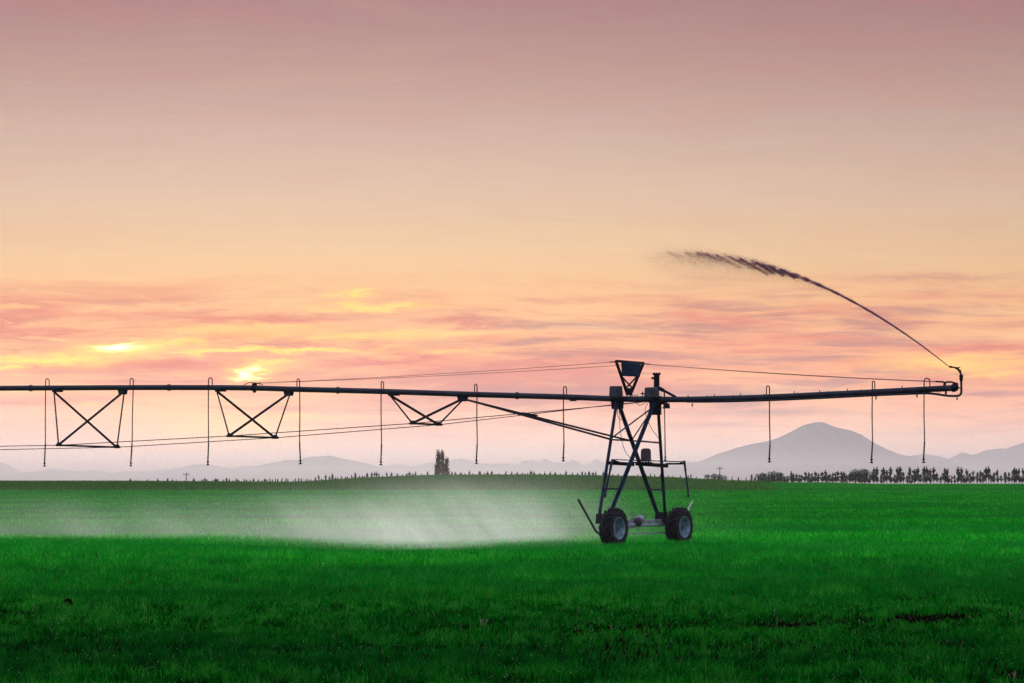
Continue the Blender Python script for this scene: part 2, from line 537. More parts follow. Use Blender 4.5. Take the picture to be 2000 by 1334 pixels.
# ------------------------------------------------------------------ mountains
def mountain(name, label, prof, dist, depth, seed, rough, colr):
    us = np.array([p[0] for p in prof], float)
    hs = (HZ - np.array([p[1] for p in prof], float)) * dist / F + 3.0
    xs_k = (us - 1000) * dist / F
    nx, ny = 520, 44
    xs = np.linspace(xs_k[0], xs_k[-1], nx)
    h = np.interp(xs, xs_k, hs)
    r = np.random.default_rng(seed)
    jag = np.zeros(nx)
    for k in range(3, 8):
        c = r.normal(size=2 ** k + 2)
        jag += np.interp(np.linspace(0, 2 ** k, nx), np.arange(2 ** k + 2), c) / 2 ** k
    h = h + jag * rough
    w = np.linspace(-1, 1, ny)
    wob = np.zeros((ny, nx))
    for k in range(3, 8):
        c = r.normal(size=(2 ** (k - 1) + 2, 2 ** (k + 1) + 2))
        a = np.linspace(0, 2 ** (k - 1), ny); bb = np.linspace(0, 2 ** (k + 1), nx)
        tmp = np.array([np.interp(bb, np.arange(c.shape[1]), row) for row in c])
        tmp = np.array([np.interp(a, np.arange(c.shape[0]), tmp[:, j]) for j in range(nx)]).T
        wob += tmp / 2 ** (k - 2)
    W = np.abs(w)[:, None]
    shape = (1 - W) ** 1.25
    Z = -8 + (h[None, :] + 8) * shape + wob * 30 * (dist / 12000) * (W * (1 - W) * 4)
    X = np.broadcast_to(xs[None, :], Z.shape)
    Y = dist + w[:, None] * depth + 0 * X
    V = np.stack([X, Y, Z], -1).reshape(-1, 3)
    i = np.arange(ny - 1)[:, None] * nx + np.arange(nx - 1)[None, :]
    q = np.stack([i, i + 1, i + nx + 1, i + nx], -1).reshape(-1, 4)
    me = np_mesh(name, V, quads=q)
    me.polygons.foreach_set('use_smooth', [True] * len(me.polygons))
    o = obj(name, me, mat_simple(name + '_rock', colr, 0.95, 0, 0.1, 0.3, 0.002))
    tag(o, label, kind='structure')

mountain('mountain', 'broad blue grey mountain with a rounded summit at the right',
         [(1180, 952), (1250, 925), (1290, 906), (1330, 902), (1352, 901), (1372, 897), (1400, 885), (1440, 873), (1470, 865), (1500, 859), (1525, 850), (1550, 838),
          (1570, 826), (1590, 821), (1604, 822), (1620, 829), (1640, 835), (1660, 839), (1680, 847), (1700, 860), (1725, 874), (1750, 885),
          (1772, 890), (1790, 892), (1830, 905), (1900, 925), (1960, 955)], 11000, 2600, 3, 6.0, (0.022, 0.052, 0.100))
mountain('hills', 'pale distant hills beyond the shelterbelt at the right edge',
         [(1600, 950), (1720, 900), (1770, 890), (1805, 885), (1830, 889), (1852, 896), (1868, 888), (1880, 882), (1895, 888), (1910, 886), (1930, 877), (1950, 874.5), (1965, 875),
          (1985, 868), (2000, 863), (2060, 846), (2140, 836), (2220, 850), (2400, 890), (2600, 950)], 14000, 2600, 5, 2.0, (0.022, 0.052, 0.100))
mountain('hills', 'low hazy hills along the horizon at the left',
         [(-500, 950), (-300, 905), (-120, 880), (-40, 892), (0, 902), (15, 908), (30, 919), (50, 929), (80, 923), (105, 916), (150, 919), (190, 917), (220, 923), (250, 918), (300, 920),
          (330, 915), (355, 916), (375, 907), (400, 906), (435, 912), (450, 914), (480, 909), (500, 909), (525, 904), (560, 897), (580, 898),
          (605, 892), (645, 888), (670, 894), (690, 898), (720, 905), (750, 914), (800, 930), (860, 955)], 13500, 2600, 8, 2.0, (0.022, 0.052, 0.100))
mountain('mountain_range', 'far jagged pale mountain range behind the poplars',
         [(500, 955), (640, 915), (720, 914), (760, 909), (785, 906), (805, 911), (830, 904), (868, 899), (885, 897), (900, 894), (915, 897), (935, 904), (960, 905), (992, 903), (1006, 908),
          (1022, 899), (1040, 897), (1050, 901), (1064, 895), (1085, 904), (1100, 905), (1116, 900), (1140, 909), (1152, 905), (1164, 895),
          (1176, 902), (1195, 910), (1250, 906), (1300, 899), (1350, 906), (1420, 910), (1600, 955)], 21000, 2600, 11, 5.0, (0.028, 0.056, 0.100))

# ------------------------------------------------------------------ haze
def build_haze():
    V = []
    x0, x1, y0, y1, z0, z1 = -30500., 30500., -30500., 30600., -12., 300.
    for z in (z0, z1):
        V += [(x0, y0, z), (x1, y0, z), (x1, y1, z), (x0, y1, z)]
    me = mesh_from('haze', V, [(0, 3, 2, 1), (4, 5, 6, 7), (0, 1, 5, 4), (1, 2, 6, 5), (2, 3, 7, 6), (3, 0, 4, 7)])
    m = bpy.data.materials.new('haze')
    m.use_nodes = True
    t = m.node_tree
    t.nodes.clear()
    out = t.nodes.new('ShaderNodeOutputMaterial')
    pv = t.nodes.new('ShaderNodeVolumePrincipled')
    pv.inputs['Color'].default_value = (0.96, 0.96, 0.98, 1)
    pv.inputs['Density'].default_value = 0.5e-4
    pv.inputs['Anisotropy'].default_value = 0.6
    t.links.new(pv.outputs[0], out.inputs['Volume'])
    o = obj('haze', me, m)
    tag(o, 'pale evening haze lying over the far plain and mountains', 'haze', kind='stuff')
build_haze()

def build_valley_fog():
    V = []
    x0, x1, y0, y1, z0, z1 = -30200., 30200., 2600., 30300., -11., 75.
    for z in (z0, z1):
        V += [(x0, y0, z), (x1, y0, z), (x1, y1, z), (x0, y1, z)]
    me = mesh_from('valley_fog', V, [(0, 3, 2, 1), (4, 5, 6, 7), (0, 1, 5, 4), (1, 2, 6, 5), (2, 3, 7, 6), (3, 0, 4, 7)])
    m = bpy.data.materials.new('valley_fog')
    m.use_nodes = True
    t = m.node_tree
    t.nodes.clear()
    out = t.nodes.new('ShaderNodeOutputMaterial')
    pv = t.nodes.new('ShaderNodeVolumePrincipled')
    pv.inputs['Color'].default_value = (0.98, 0.97, 0.97, 1)
    pv.inputs['Density'].default_value = 1.8e-4
    pv.inputs['Anisotropy'].default_value = 0.5
    t.links.new(pv.outputs[0], out.inputs['Volume'])
    o = obj('valley_fog', me, m)
    tag(o, 'low pale fog lying along the foot of the mountains', 'fog', kind='stuff')
build_valley_fog()

# ------------------------------------------------------------------ trees
def leaf_mat(name, a, bcol, trans=0.3):
    m = bpy.data.materials.new(name)
    m.use_nodes = True
    t = m.node_tree; t.nodes.clear()
    b = NB(t)
    out = b.n('ShaderNodeOutputMaterial')
    at = b.n('ShaderNodeAttribute', attribute_name='rnd')
    c = b.mix(at.outputs['Fac'], a, bcol)
    d = b.n('ShaderNodeBsdfDiffuse'); b.set(d.inputs[0], c)
    tr = b.n('ShaderNodeBsdfTranslucent'); b.set(tr.inputs[0], c)
    mx = b.n('ShaderNodeMixShader'); mx.inputs[0].default_value = trans
    t.links.new(d.outputs[0], mx.inputs[1]); t.links.new(tr.outputs[0], mx.inputs[2])
    t.links.new(mx.outputs[0], out.inputs[0])
    return m

LEAF = {
    'poplar': leaf_mat('poplar_leaves', (0.030, 0.030, 0.022), (0.075, 0.055, 0.040)),
    'belt': leaf_mat('shelterbelt_leaves', (0.010, 0.026, 0.022), (0.022, 0.056, 0.044)),
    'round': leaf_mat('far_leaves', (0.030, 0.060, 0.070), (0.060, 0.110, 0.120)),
}

def crown_mesh(name, kind, seed, n, leaf):
    """unit tree crown (height 1): leaf-sized faces through the crown's volume"""
    r = np.random.default_rng(seed)
    P = []
    if kind == 'column':           # tall narrow poplar: steep limbs hugging the stem
        for k in range(75):
            h0 = 0.10 + 0.76 * (k + r.uniform(0, 1)) / 75
            w = 0.125 * (1.02 - 0.80 * h0) * r.uniform(0.6, 1.15)
            az = r.uniform(0, 2 * math.pi)
            top = min(1.0, h0 + r.uniform(0.10, 0.22))
            mcount = n // 75
            t = r.uniform(0, 1, mcount)
            rad = w * np.sqrt(t) * (1 - 0.45 * t)
            q = np.stack([rad * np.cos(az), rad * np.sin(az), h0 + (top - h0) * t], -1)
            P.append(q + r.normal(size=q.shape) * (0.018, 0.018, 0.02))
    elif kind == 'belt':           # young, gappy shelterbelt tree with a spiky leader
        nb = 26
        for k in range(nb):
            h0 = r.uniform(0.04, 0.80) ** 0.9
            ln = (0.30 * (1 - h0) + 0.07) * r.uniform(0.55, 1.2)
            az = r.uniform(0, 2 * math.pi)
            mcount = n // (nb + 4)
            t = r.uniform(0.1, 1, mcount)
            q = np.stack([ln * t * np.cos(az) * 0.75, ln * t * np.sin(az) * 0.75, h0 + ln * t * 0.75], -1)
            P.append(q + r.normal(size=q.shape) * 0.022)
        t = r.uniform(0.5, 1.0, 4 * (n // (nb + 4)))
        q = np.stack([0 * t, 0 * t, t], -1)
        P.append(q + r.normal(size=q.shape) * (0.016, 0.016, 0.01))
    else:                          # round broadleaf crown of several clumps
        for k in range(11):
            c = np.array([r.uniform(-0.36, 0.36), r.uniform(-0.36, 0.36), r.uniform(0.30, 0.80)])
            if k == 0: c = np.array([0, 0, 0.82])
            rad = r.uniform(0.14, 0.22)
            q = r.normal(size=(n // 11, 3))
            q /= np.linalg.norm(q, axis=1)[:, None]
            P.append(c + q * rad * r.uniform(0.5, 1.0, (n // 11, 1)))
    P = np.concatenate(P)
    N = len(P)
    a = r.normal(size=(N, 3)); a /= np.linalg.norm(a, axis=1)[:, None]
    c = np.cross(a, r.normal(size=(N, 3))); c /= np.linalg.norm(c, axis=1)[:, None]
    s = leaf * r.uniform(0.6, 1.4, (N, 1))
    V = np.stack([P - a * s, P + c * s * 0.55, P + a * s, P - c * s * 0.55], 1).reshape(-1, 3)
    q = np.arange(N * 4).reshape(-1, 4)
    return np_mesh(name, V, quads=q, attrs={'rnd': np.repeat(r.uniform(0, 1, N), 4)})

def trunk_mesh(name, seed, h=0.8, r0=0.02):
    r = random.Random(seed)
    mb = MB()
    pts = [Vector((r.uniform(-.008, .008) * i, r.uniform(-.008, .008) * i, h * i / 4)) for i in range(5)]
    mb.tube(pts, [r0 * (1 - 0.85 * i / 4) for i in range(5)], 6)
    for k in range(7):
        t = r.uniform(0.15, 0.7); az = r.uniform(0, 6.28)
        p = pts[0].lerp(pts[-1], t)
        l = 0.20 * (1 - t)
        mb.tube([p, p + Vector((math.cos(az) * l * .5, math.sin(az) * l * .5, l))], [r0 * .4, r0 * .12], 4)
    return mesh_from(name, mb.V, mb.F)

TREES = {}
for kind, nvar, n, leaf in (('column', 3, 1800, 0.016), ('belt', 6, 1300, 0.034), ('round', 3, 1400, 0.032)):
    TREES[kind] = [(crown_mesh(kind + '_crown', kind, 50 + i * 7 + len(kind), n, leaf), trunk_mesh(kind + '_trunk', i + 3)) for i in range(nvar)]
    for i, (cm, tm) in enumerate(TREES[kind]):
        cm.materials.append(LEAF[{'column': 'poplar', 'belt': 'belt', 'round': 'round'}[kind]])
        tm.materials.append(M['bark'])

def tree(name, kind, u, vtop, dist, label, cat, group=None, width=1.0, base=None, var=None):
    x = (u - 1000) * dist / F
    gz = float(ground_z(np.array([x]), np.array([float(dist)]))[0]) - 0.05
    zt = EYE + (HZ - vtop) * dist / F
    h = max(0.8, zt - gz)
    e = empty(name, (x, dist, gz), random.uniform(0, 6.28))
    cm, tm = TREES[kind][var if var is not None else random.randrange(len(TREES[kind]))]
    for nm, me in (('trunk', tm), ('crown', cm)):
        o = obj(nm, me, None, e)
    wv = h * width
    e.scale = (wv, wv, h)
    tag(e, label, cat, group)
    return e

def crest_v(u):
    return float(np.interp(u, _cu, _cv))

# four tall poplars standing together beyond the rise
tree('poplar_tree', 'column', 856.5, 879, 1150, 'left of the two tallest columnar poplars standing alone on the skyline', 'tree', 'poplar clump', 1.3, var=0)
tree('poplar_tree', 'column', 864.5, 879.5, 1154, 'right of the two tallest columnar poplars standing alone on the skyline', 'tree', 'poplar clump', 1.1, var=1)
tree('poplar_tree', 'column', 872.5, 893, 1148, 'shorter columnar poplar at the right of the poplar clump', 'tree', 'poplar clump', 1.4, var=2)
tree('poplar_tree', 'column', 851.5, 908, 1150, 'smallest poplar at the left foot of the poplar clump', 'tree', 'poplar clump', 1.2, var=1)
# bluish broadleaf trees far behind the shelterbelt
for (u, vt, d, w, lab) in (
        (1395, 924, 1700, 1.5, 'rounded bluish tree beside the utility pole right of the irrigator'),
        (1408, 927, 1700, 1.3, 'low bluish tree just right of the utility pole beyond the irrigator'),
        (1489, 922, 1750, 1.1, 'small bluish tree at the start of the shelterbelt'),
        (1512, 919, 1750, 1.3, 'pointed bluish tree rising behind the left end of the shelterbelt'),
        (1526, 927, 1750, 1.4, 'low bluish tree behind the left end of the shelterbelt'),
        (1672, 915, 1800, 1.15, 'left tree of the tall rounded bluish pair behind the shelterbelt'),
        (1688, 914.5, 1800, 1.2, 'right tree of the tall rounded bluish pair behind the shelterbelt')):
    tree('broadleaf_tree', 'round', u, vt, d, lab, 'tree', 'bluish trees behind the shelterbelt', w)
# shelterbelt: solid on the right, only its tips show above the rise to the left
u = 1468.0
belt = []
while u < 2004:
    belt.append(u)
    u += random.uniform(4.0, 8.5)
def nth(k):
    return '%d%s' % (k, 'th' if 10 <= k % 100 <= 20 else {1: 'st', 2: 'nd', 3: 'rd'}.get(k % 10, 'th'))
for i, u in enumerate(belt):
    d = 900 + random.uniform(-14, 14)
    if u < 1540: vt, w = random.uniform(924, 931), 0.9
    elif u < 1700: vt, w = random.uniform(918, 927), 0.95
    else: vt, w = random.choice((random.uniform(911, 917), random.uniform(915, 924), random.uniform(922, 932))), 0.85
    left = i < len(belt) / 2
    lab = ('dark young shelterbelt tree, %s from the thin left end of the row' % nth(i + 1) if left else
           'dark young shelterbelt tree, %s from the right edge of the picture' % nth(len(belt) - i))
    tree('shelterbelt_tree', 'belt', u, vt, d, lab, 'tree', 'shelterbelt trees along the field edge', w * random.uniform(0.85, 1.4))
for (rows, lab, from_left) in (
        (((255, 400, 15, 4.0), (400, 620, 7.5, 5.0)), 'tiny tree tip on the low left skyline, %s from the left', True),
        (((622, 770, 6.5, 8.0), (776, 845, 9, 6.0)), 'young tree top above the rise, %s to the left of the poplars', False),
        (((882, 1180, 10, 5.5),), 'young tree top above the crest, %s to the right of the poplars', True),
        (((1185, 1300, 11, 5.0),), 'young tree top above the crest behind the tower, %s from the left', True),
        (((1305, 1466, 11, 5.5),), 'young tree top above the falling crest, %s to the right of the tower', True)):
    tips = []
    for (a, c, step, up) in rows:
        u = a
        while u < c:
            tips.append((u, crest_v(u) - up * random.uniform(0.35, 1.35)))
            u += step * random.uniform(0.5, 1.5)
    for i, (u, vt) in enumerate(tips):
        tree('shelterbelt_tree', 'belt', u, vt, 900 + random.uniform(-14, 14), lab % nth(i + 1 if from_left else len(tips) - i), 'tree',
             'shelterbelt trees along the field edge', random.uniform(0.55, 0.95))

# ------------------------------------------------------------------ utility poles
def utility_pole(u, vtop, dist, label):
    x = (u - 1000) * dist / F
    gz = float(ground_z(np.array([x]), np.array([float(dist)]))[0]) - 0.3
    zt = EYE + (HZ - vtop) * dist / F
    e = empty('utility_pole', (x, dist, gz))
    h = zt - gz
    MB().tube([(0, 0, 0), (0, 0, h)], [0.24, 0.17], 8).build('pole', M['wood'], e)
    MB().bar((-1.25, 0, h - 0.55), (1.25, 0, h - 0.55), 0.16, 0.22).build('crossarm', M['wood'], e)
    for dx in (-1.1, 0.0, 1.1):
        z0 = h - 0.44 if dx else h
        MB().lathe((dx, 0, z0), (0, 0, 1), [(0.05, 0), (0.12, 0.08), (0.07, 0.22), (0.12, 0.3), (0.02, 0.42)], 8).build('insulator', M['boxgrey'], e)
    tag(e, label, 'pole', 'utility poles on the skyline')
utility_pole(364, 924, 1300, 'thin utility pole with crossarm on the skyline at the left')
utility_pole(1406, 912.5, 1300, 'utility pole with crossarm right of the irrigator tower')

# ------------------------------------------------------------------ irrigator
TH = R(33.0)
CT, ST = math.cos(TH), math.sin(TH)
OX, OY = 243 / F * 90.0, 90.0
NV = Vector((CT, -ST, 0))      # along the pipe, outwards
TV = Vector((ST, CT, 0))       # direction of travel
ZV = Vector((0, 0, 1))
def P(u, v, t=0.0):
    """point of the machine's vertical plane (shifted t along the direction of travel) seen at u, v in the photo"""
    k = (u - 1000) / F
    s = (k * (OY + t * CT) - OX - t * ST) / (CT + k * ST)
    X = OX + s * CT + t * ST
    Y = OY - s * ST + t * CT
    return Vector((X, Y, EYE + (HZ - v) * Y / F))
def off(p, n=0.0, t=0.0, z=0.0):
    return p + NV * n + TV * t + ZV * z
BASE = Vector((OX, OY, 0.03))
irr = empty('pivot_irrigator', BASE)
tag(irr, 'dark centre pivot irrigator on two tractor wheels, pipe reaching across the field', 'irrigator')
def B():
    return MB(BASE)

def seg_curve(pts, n=6):
    """smooth curve through the points"""
    pts = [Vector(p) for p in pts]
    out = []
    for i in range(len(pts) - 1):
        p0 = pts[max(i - 1, 0)]; p1 = pts[i]; p2 = pts[i + 1]; p3 = pts[min(i + 2, len(pts) - 1)]
        for k in range(n):
            t = k / n
            out.append(0.5 * ((2 * p1) + (-p0 + p2) * t + (2 * p0 - 5 * p1 + 4 * p2 - p3) * t * t + (-p0 + 3 * p1 - 3 * p2 + p3) * t ** 3))
    out.append(pts[-1])
    return out

PIPE_V = [(-420, 765), (-300, 762), (-150, 760), (0, 758.3), (100, 757.8), (240, 757), (410, 757), (500, 758), (585, 760.5), (744, 764.5), (930, 770.6), (1100, 775.3), (1204, 779.2)]
R_P = 0.084
pipe_pts = [P(u, v) for u, v in PIPE_V]
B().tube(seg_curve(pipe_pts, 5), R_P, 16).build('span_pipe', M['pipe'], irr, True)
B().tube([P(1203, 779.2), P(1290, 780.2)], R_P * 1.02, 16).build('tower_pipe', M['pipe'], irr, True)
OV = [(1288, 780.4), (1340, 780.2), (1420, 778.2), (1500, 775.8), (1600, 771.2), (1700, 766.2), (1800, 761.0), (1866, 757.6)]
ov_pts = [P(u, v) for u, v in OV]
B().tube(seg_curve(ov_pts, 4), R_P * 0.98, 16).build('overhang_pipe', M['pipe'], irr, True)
# bolted flanges on the pipe
for u_, v_ in ((60, 758.0), (330, 756.9), (660, 762.3), (1010, 772.8), (1196, 778.9), (1289, 780.3)):
    a = P(u_, v_); d = (P(u_ + 6, v_ + 0.05) - a).normalized()
    B().lathe(a, d, [(R_P * .9, -.035), (R_P * 1.25, -.03), (R_P * 1.25, .03), (R_P * .9, .035)], 16).build('flange', M['pipe'], irr)
# end cap
a = P(1862, 757.8); d = (P(1868, 757.5) - a).normalized()
B().lathe(a, d, [(R_P, -.02), (R_P * 1.3, -.02), (R_P * 1.3, .03), (R_P * 1.0, .10), (R_P * .5, .14), (.002, .15)], 16).build('end_cap', M['steel'], irr, True)

# height of the pipe axis at a photo column
def pipe_v(u_):
    pts = PIPE_V + [(1290, 780.3)] + OV[1:]
    return float(np.interp(u_, [p[0] for p in pts], [p[1] for p in pts]))

# ---- drops: gooseneck over the pipe, hose down, weight and sprinkler head
def drop(xa, xb, vtop, xend, vend, front=-0.10):
    """xa: hanging side, xb: side that enters the pipe"""
    m = B()
    top = P((xa + xb) / 2, vtop)
    pa = P(xa, vtop); pb = P(xb, vtop)
    r = (pa - pb).length / 2
    d = (pa - pb).normalized()
    cz = Vector(top); cz.z -= r
    pv = P(xb, pipe_v(xb))
    arc = [cz - d * r * math.cos(t) + ZV * r * math.sin(t) for t in [math.pi * i / 8 for i in range(9)]]
    path = [pv + ZV * R_P * 0.6] + arc
    mid = P(xa, pipe_v(xa), front); mid.z = pv.z + 0.05
    end = P(xend, vend, front)
    lowm = mid.lerp(end, 0.72) + NV * (0.02 if xend < xa else -0.02)
    hz = mid.lerp(end, 0.35)
    path += [mid] + seg_curve([mid, hz, lowm, end + ZV * 0.16], 4)[1:]
    o = m.tube(path, 0.0165, 6).build('drop_hose', M['hose'], irr, True)
    s = B()
    s.lathe(end, ZV, [(0.002, 0.0), (0.045, 0.005), (0.045, 0.03), (0.018, 0.045), (0.018, 0.075), (0.034, 0.085), (0.034, 0.12), (0.020, 0.13), (0.020, 0.20), (0.016, 0.21)], 8)
    s.build('sprinkler_head', M['hose'], o, True)
    w = mid.lerp(end, 0.66)
    tq = (end - lowm).normalized()
    B().tube([lowm, end + ZV * 0.15], 0.023, 6).build('hose_weight', M['hose'], o, True)
for row in ((89.2, 96, 739.5, 87, 911.5), (260.3, 254, 738.8, 255.6, 911), (407.2, 414.4, 737.8, 406, 909), (585.2, 580, 740, 586.6, 907),
            (744.4, 749.2, 745.3, 744, 909), (931.7, 926.8, 750.2, 930.6, 906), (1100.6, 1106.5, 755.0, 1100.2, 901.5),
            (1503, 1497, 753.8, 1502.6, 903.5), (1703.8, 1708.5, 744.6, 1702.3, 905), (1805, 1816, 738.8, 1804, 904.5)):
    drop(*row)

# ---- bow trusses left of the tower
def station(ua, va, ub, vb, n1, n2, t1, t2):
    """V-jack: two anchor points under the pipe, two lower nodes (near, far)"""
    A = P(ua, va); C = P(ub, vb)
    N1 = P(*n1, t1); N2 = P(*n2, t2)
    for p, q, w in ((A, N1, 0.048), (A, N2, 0.072), (C, N1, 0.072), (C, N2, 0.048)):
        B().angle(p, q, w, w * 0.3, up=TV).build('truss_brace', M['steel'], irr)
    B().tube([N1, N2], 0.030, 6).build('truss_spreader', M['steel'], irr)
    for nd in (N1, N2):
        m = B()
        m.box(nd, NV * 0.10, TV * 0.035, ZV * 0.035)
        m.box(nd + ZV * 0.035, NV * 0.035, TV * 0.06, ZV * 0.05)
        m.build('truss_node', M['steel'], irr)
    # gussets on the pipe
    B().box(A + NV * 0.14 + ZV * 0.01, NV * 0.19, TV * 0.05, ZV * 0.035).build('gusset', M['steel'], irr)
    B().box(C + ZV * -0.02 - NV * 0.08, NV * 0.13, TV * 0.05, ZV * 0.075, 1.25).build('gusset', M['steel'], irr)
    return A, C, N1, N2
st1 = station(106, 764.5, 243.5, 764.5, (115, 869.5), (229, 873.5), -1.72, 1.72)
st2 = station(424, 763.5, 568, 767, (448.5, 851.5), (538, 855), -1.32, 1.32)
st3 = station(762, 771.5, 908, 777.5, (806, 827), (857.5, 829.5), -0.72, 0.72)
# a truss station beyond the left edge
st0 = station(-210, 767, -70, 766, (-203, 875.5), (-86, 880), -1.72, 1.72)
top1 = P(1202, 791, -0.10); top2 = P(1206, 789.5, 0.10)
for path in ([st0[2], st1[2]], [st1[2], st2[2]], [st2[2], st3[2]], [st3[2], top1, P(1252, 785.5, -0.05)],
             [st0[3], st1[3]], [st1[3], st2[3]], [st2[3], st3[3]], [st3[3], top2, P(1256, 785, 0.05)]):
    B().tube(path, 0.0125, 5).build('truss_rod', M['steel'], irr)
# long struts to the tower
LM = {}
TWH = 1.75
# legs: top on the pipe, foot on the base beam
def leg_pt(top, foot, v_):
    f_ = (v_ - top[1]) / (foot[1] - top[1])
    return top[0] + (foot[0] - top[0]) * f_, f_
LEGS = {'A1': ((1204.5, 784, -0.06), (1169.5, 1014, -1.62)), 'A2': ((1206.5, 784, 0.06), (1285, 1006, 1.58)),
        'B1': ((1279, 784, -0.06), (1189, 1010, -1.60)), 'B2': ((1284.5, 784, 0.06), (1299, 1008, 1.60))}
def LP(name, v_):
    a, c = LEGS[name]
    f_ = (v_ - a[1]) / (c[1] - a[1])
    pa, pc = P(*a), P(*c)
    return pa.lerp(pc, f_)
for nm, w in (('A1', 0.066), ('A2', 0.086), ('B1', 0.086), ('B2', 0.066)):
    a, c = LEGS[nm]
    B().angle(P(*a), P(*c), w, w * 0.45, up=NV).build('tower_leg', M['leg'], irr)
# gusset plates where the legs meet the pipe
B().box(P(1206, 788), NV * 0.16, TV * 0.06, ZV * 0.16, 1.15).build('gusset', M['steel'], irr)
B().box(P(1280, 796), NV * 0.17, TV * 0.05, ZV * 0.21).build('gusset', M['steel'], irr)
for key, v_ in (('A1', 859), ('A2', 861)):
    q = LP(key, v_)
    B().bar(P(905, 779, -0.05 if key == 'A1' else 0.05), q, 0.045, 0.052).build('tower_strut', M['steel'], irr)
B().box(P(1035, 809.0), (P(1048, 811.5) - P(1035, 809)) * 1.0, TV * 0.07, ZV * 0.02).build('strut_plate', M['steel'], irr)
# tower bracing
for p, q, w in ((LP('A1', 859.5), LP('A2', 860), .045), (LP('A2', 860.5), LP('B1', 862), .045), (LP('B1', 862), LP('B2', 864), .045),
                (LP('A1', 858), P(1277, 795, 0), .042), (LP('A2', 860), P(1274, 799, 0.02), .036),
                (LP('A1', 956), LP('B1', 955), .050), (LP('A2', 955.5), LP('B2', 956.5), .050)):
    B().angle(p, q, w, w * 0.4, up=NV).build('tower_brace', M['leg'], irr)
# walkway beams, spray boom and its drops
bm1a, bm1b = off(LP('A1', 905), t=-0.02), P(1238, 907, -0.1)
bm2a, bm2b = P(1242, 905.5, 0.0), P(1304, 910, 0.95)
B().bar(bm1a, bm1b, 0.07, 0.10).build('boom_beam', M['steel'], irr)
B().bar(bm2a, bm2b, 0.07, 0.105).build('boom_beam', M['steel'], irr)
B().bar(P(1236, 903, -0.05), P(1246, 904, 0.08), 0.05, 0.04).build('boom_link', M['steel'], irr)
B().tube([P(1195, 897.5, -0.95), P(1239, 899, -0.1), P(1268, 900, 0.4)], 0.014, 5).build('boom_stay', M['steel'], irr)
B().tube([P(1271, 900.0, 0.45), P(1337, 902.0, 1.5)], 0.014, 5).build('boom_stay', M['steel'], irr)
B().tube([P(1300, 906, 0.9), P(1337, 905.5, 1.5)], 0.026, 6).build('boom_arm', M['steel'], irr)
B().tube([P(1195, 899, -0.95), P(1213, 905, -0.6)], 0.034, 6).build('boom_arm', M['steel'], irr)
B().tube([P(1325, 906, 1.3), P(1337, 900.5, 1.5)], 0.020, 5).build('boom_arm', M['steel'], irr)
for a, c, r_, mm in ((P(1196, 898, -0.95), P(1181.5, 968, -1.05), 0.031, 'leg'), (P(1336.5, 900, 1.5), P(1344.5, 968, 1.6), 0.026, 'leg')):
    k = a.lerp(c, 0.30)
    o = B().tube([a, k], r_ * 1.25, 8).tube([k, c], r_, 8).build('boom_drop', M[mm], irr, True)
    B().lathe(c, ZV, [(r_ * .6, -.05), (r_ * 1.3, -.04), (r_ * 1.3, .01), (r_, .02)], 8).build('nozzle', M['hose'], o)
# tower gear motor cover on its bracket
o = B()
mc = P(1261.5, 888.5, 0.25)
o.lathe(mc - ZV * 0.19, ZV, [(0.002, 0), (0.158, 0), (0.165, 0.02), (0.150, 0.05), (0.142, 0.30), (0.125, 0.355), (0.07, 0.375), (0.002, 0.38)], 20)
mo = o.build('motor_cover', M['motor'], irr, True)
for du in (-6, 0, 5):
    B().tube([P(1261.5 + du, 898, 0.25), P(1261.5 + du, 905, 0.25)], 0.022, 6).build('motor_bolt', M['steel'], mo)
B().box(P(1262, 904, 0.25), NV * 0.17, TV * 0.06, ZV * 0.022).build('motor_bracket', M['steel'], irr)

# ---- mast with cable arms and blue panel
m0 = P(1228.5, 772)
L_top = P(1203, 704.5, -0.72); R_top = P(1257, 708.5, 0.72)
mast = B().bar(L_top, R_top, 0.055, 0.05).build('mast', M['steel'], irr)
B().angle(L_top, P(1226, 772, -0.05), 0.062, 0.028, up=NV).build('mast_leg', M['steel'], mast)
B().angle(R_top, P(1231, 772, 0.05), 0.062, 0.028, up=NV).build('mast_leg', M['steel'], mast)
for pl in ((P(1212, 705.3, -0.48), P(1249, 707.7, 0.50), P(1247.5, 736, 0.45), P(1213, 734.5, -0.40)),):
    f_ = [off(p, n=0.045) for p in pl]; k_ = [off(p, n=0.02) for p in pl]
    B().add(f_ + k_, [(0, 1, 2, 3), (7, 6, 5, 4), (0, 4, 5, 1), (1, 5, 6, 2), (2, 6, 7, 3), (3, 7, 4, 0)]).build('panel', M['panel'], mast)
B().angle(P(1215, 736, -0.38), P(1235, 758, 0.10), 0.032, 0.012, up=NV).build('mast_brace', M['steel'], mast)
B().angle(P(1243, 736, 0.34), P(1223, 758, -0.14), 0.032, 0.012, up=NV).build('mast_brace', M['steel'], mast)
pp = [P(1222.5, 758, -.14), P(1234.5, 758, .12), P(1231.5, 772, .05), P(1225, 772, -.05)]
f_ = [off(p, n=0.02) for p in pp]; k_ = [off(p, n=-0.02) for p in pp]
B().add(f_ + k_, [(0, 1, 2, 3), (7, 6, 5, 4), (0, 4, 5, 1), (1, 5, 6, 2), (2, 6, 7, 3), (3, 7, 4, 0)]).build('mast_plate', M['steel'], mast)
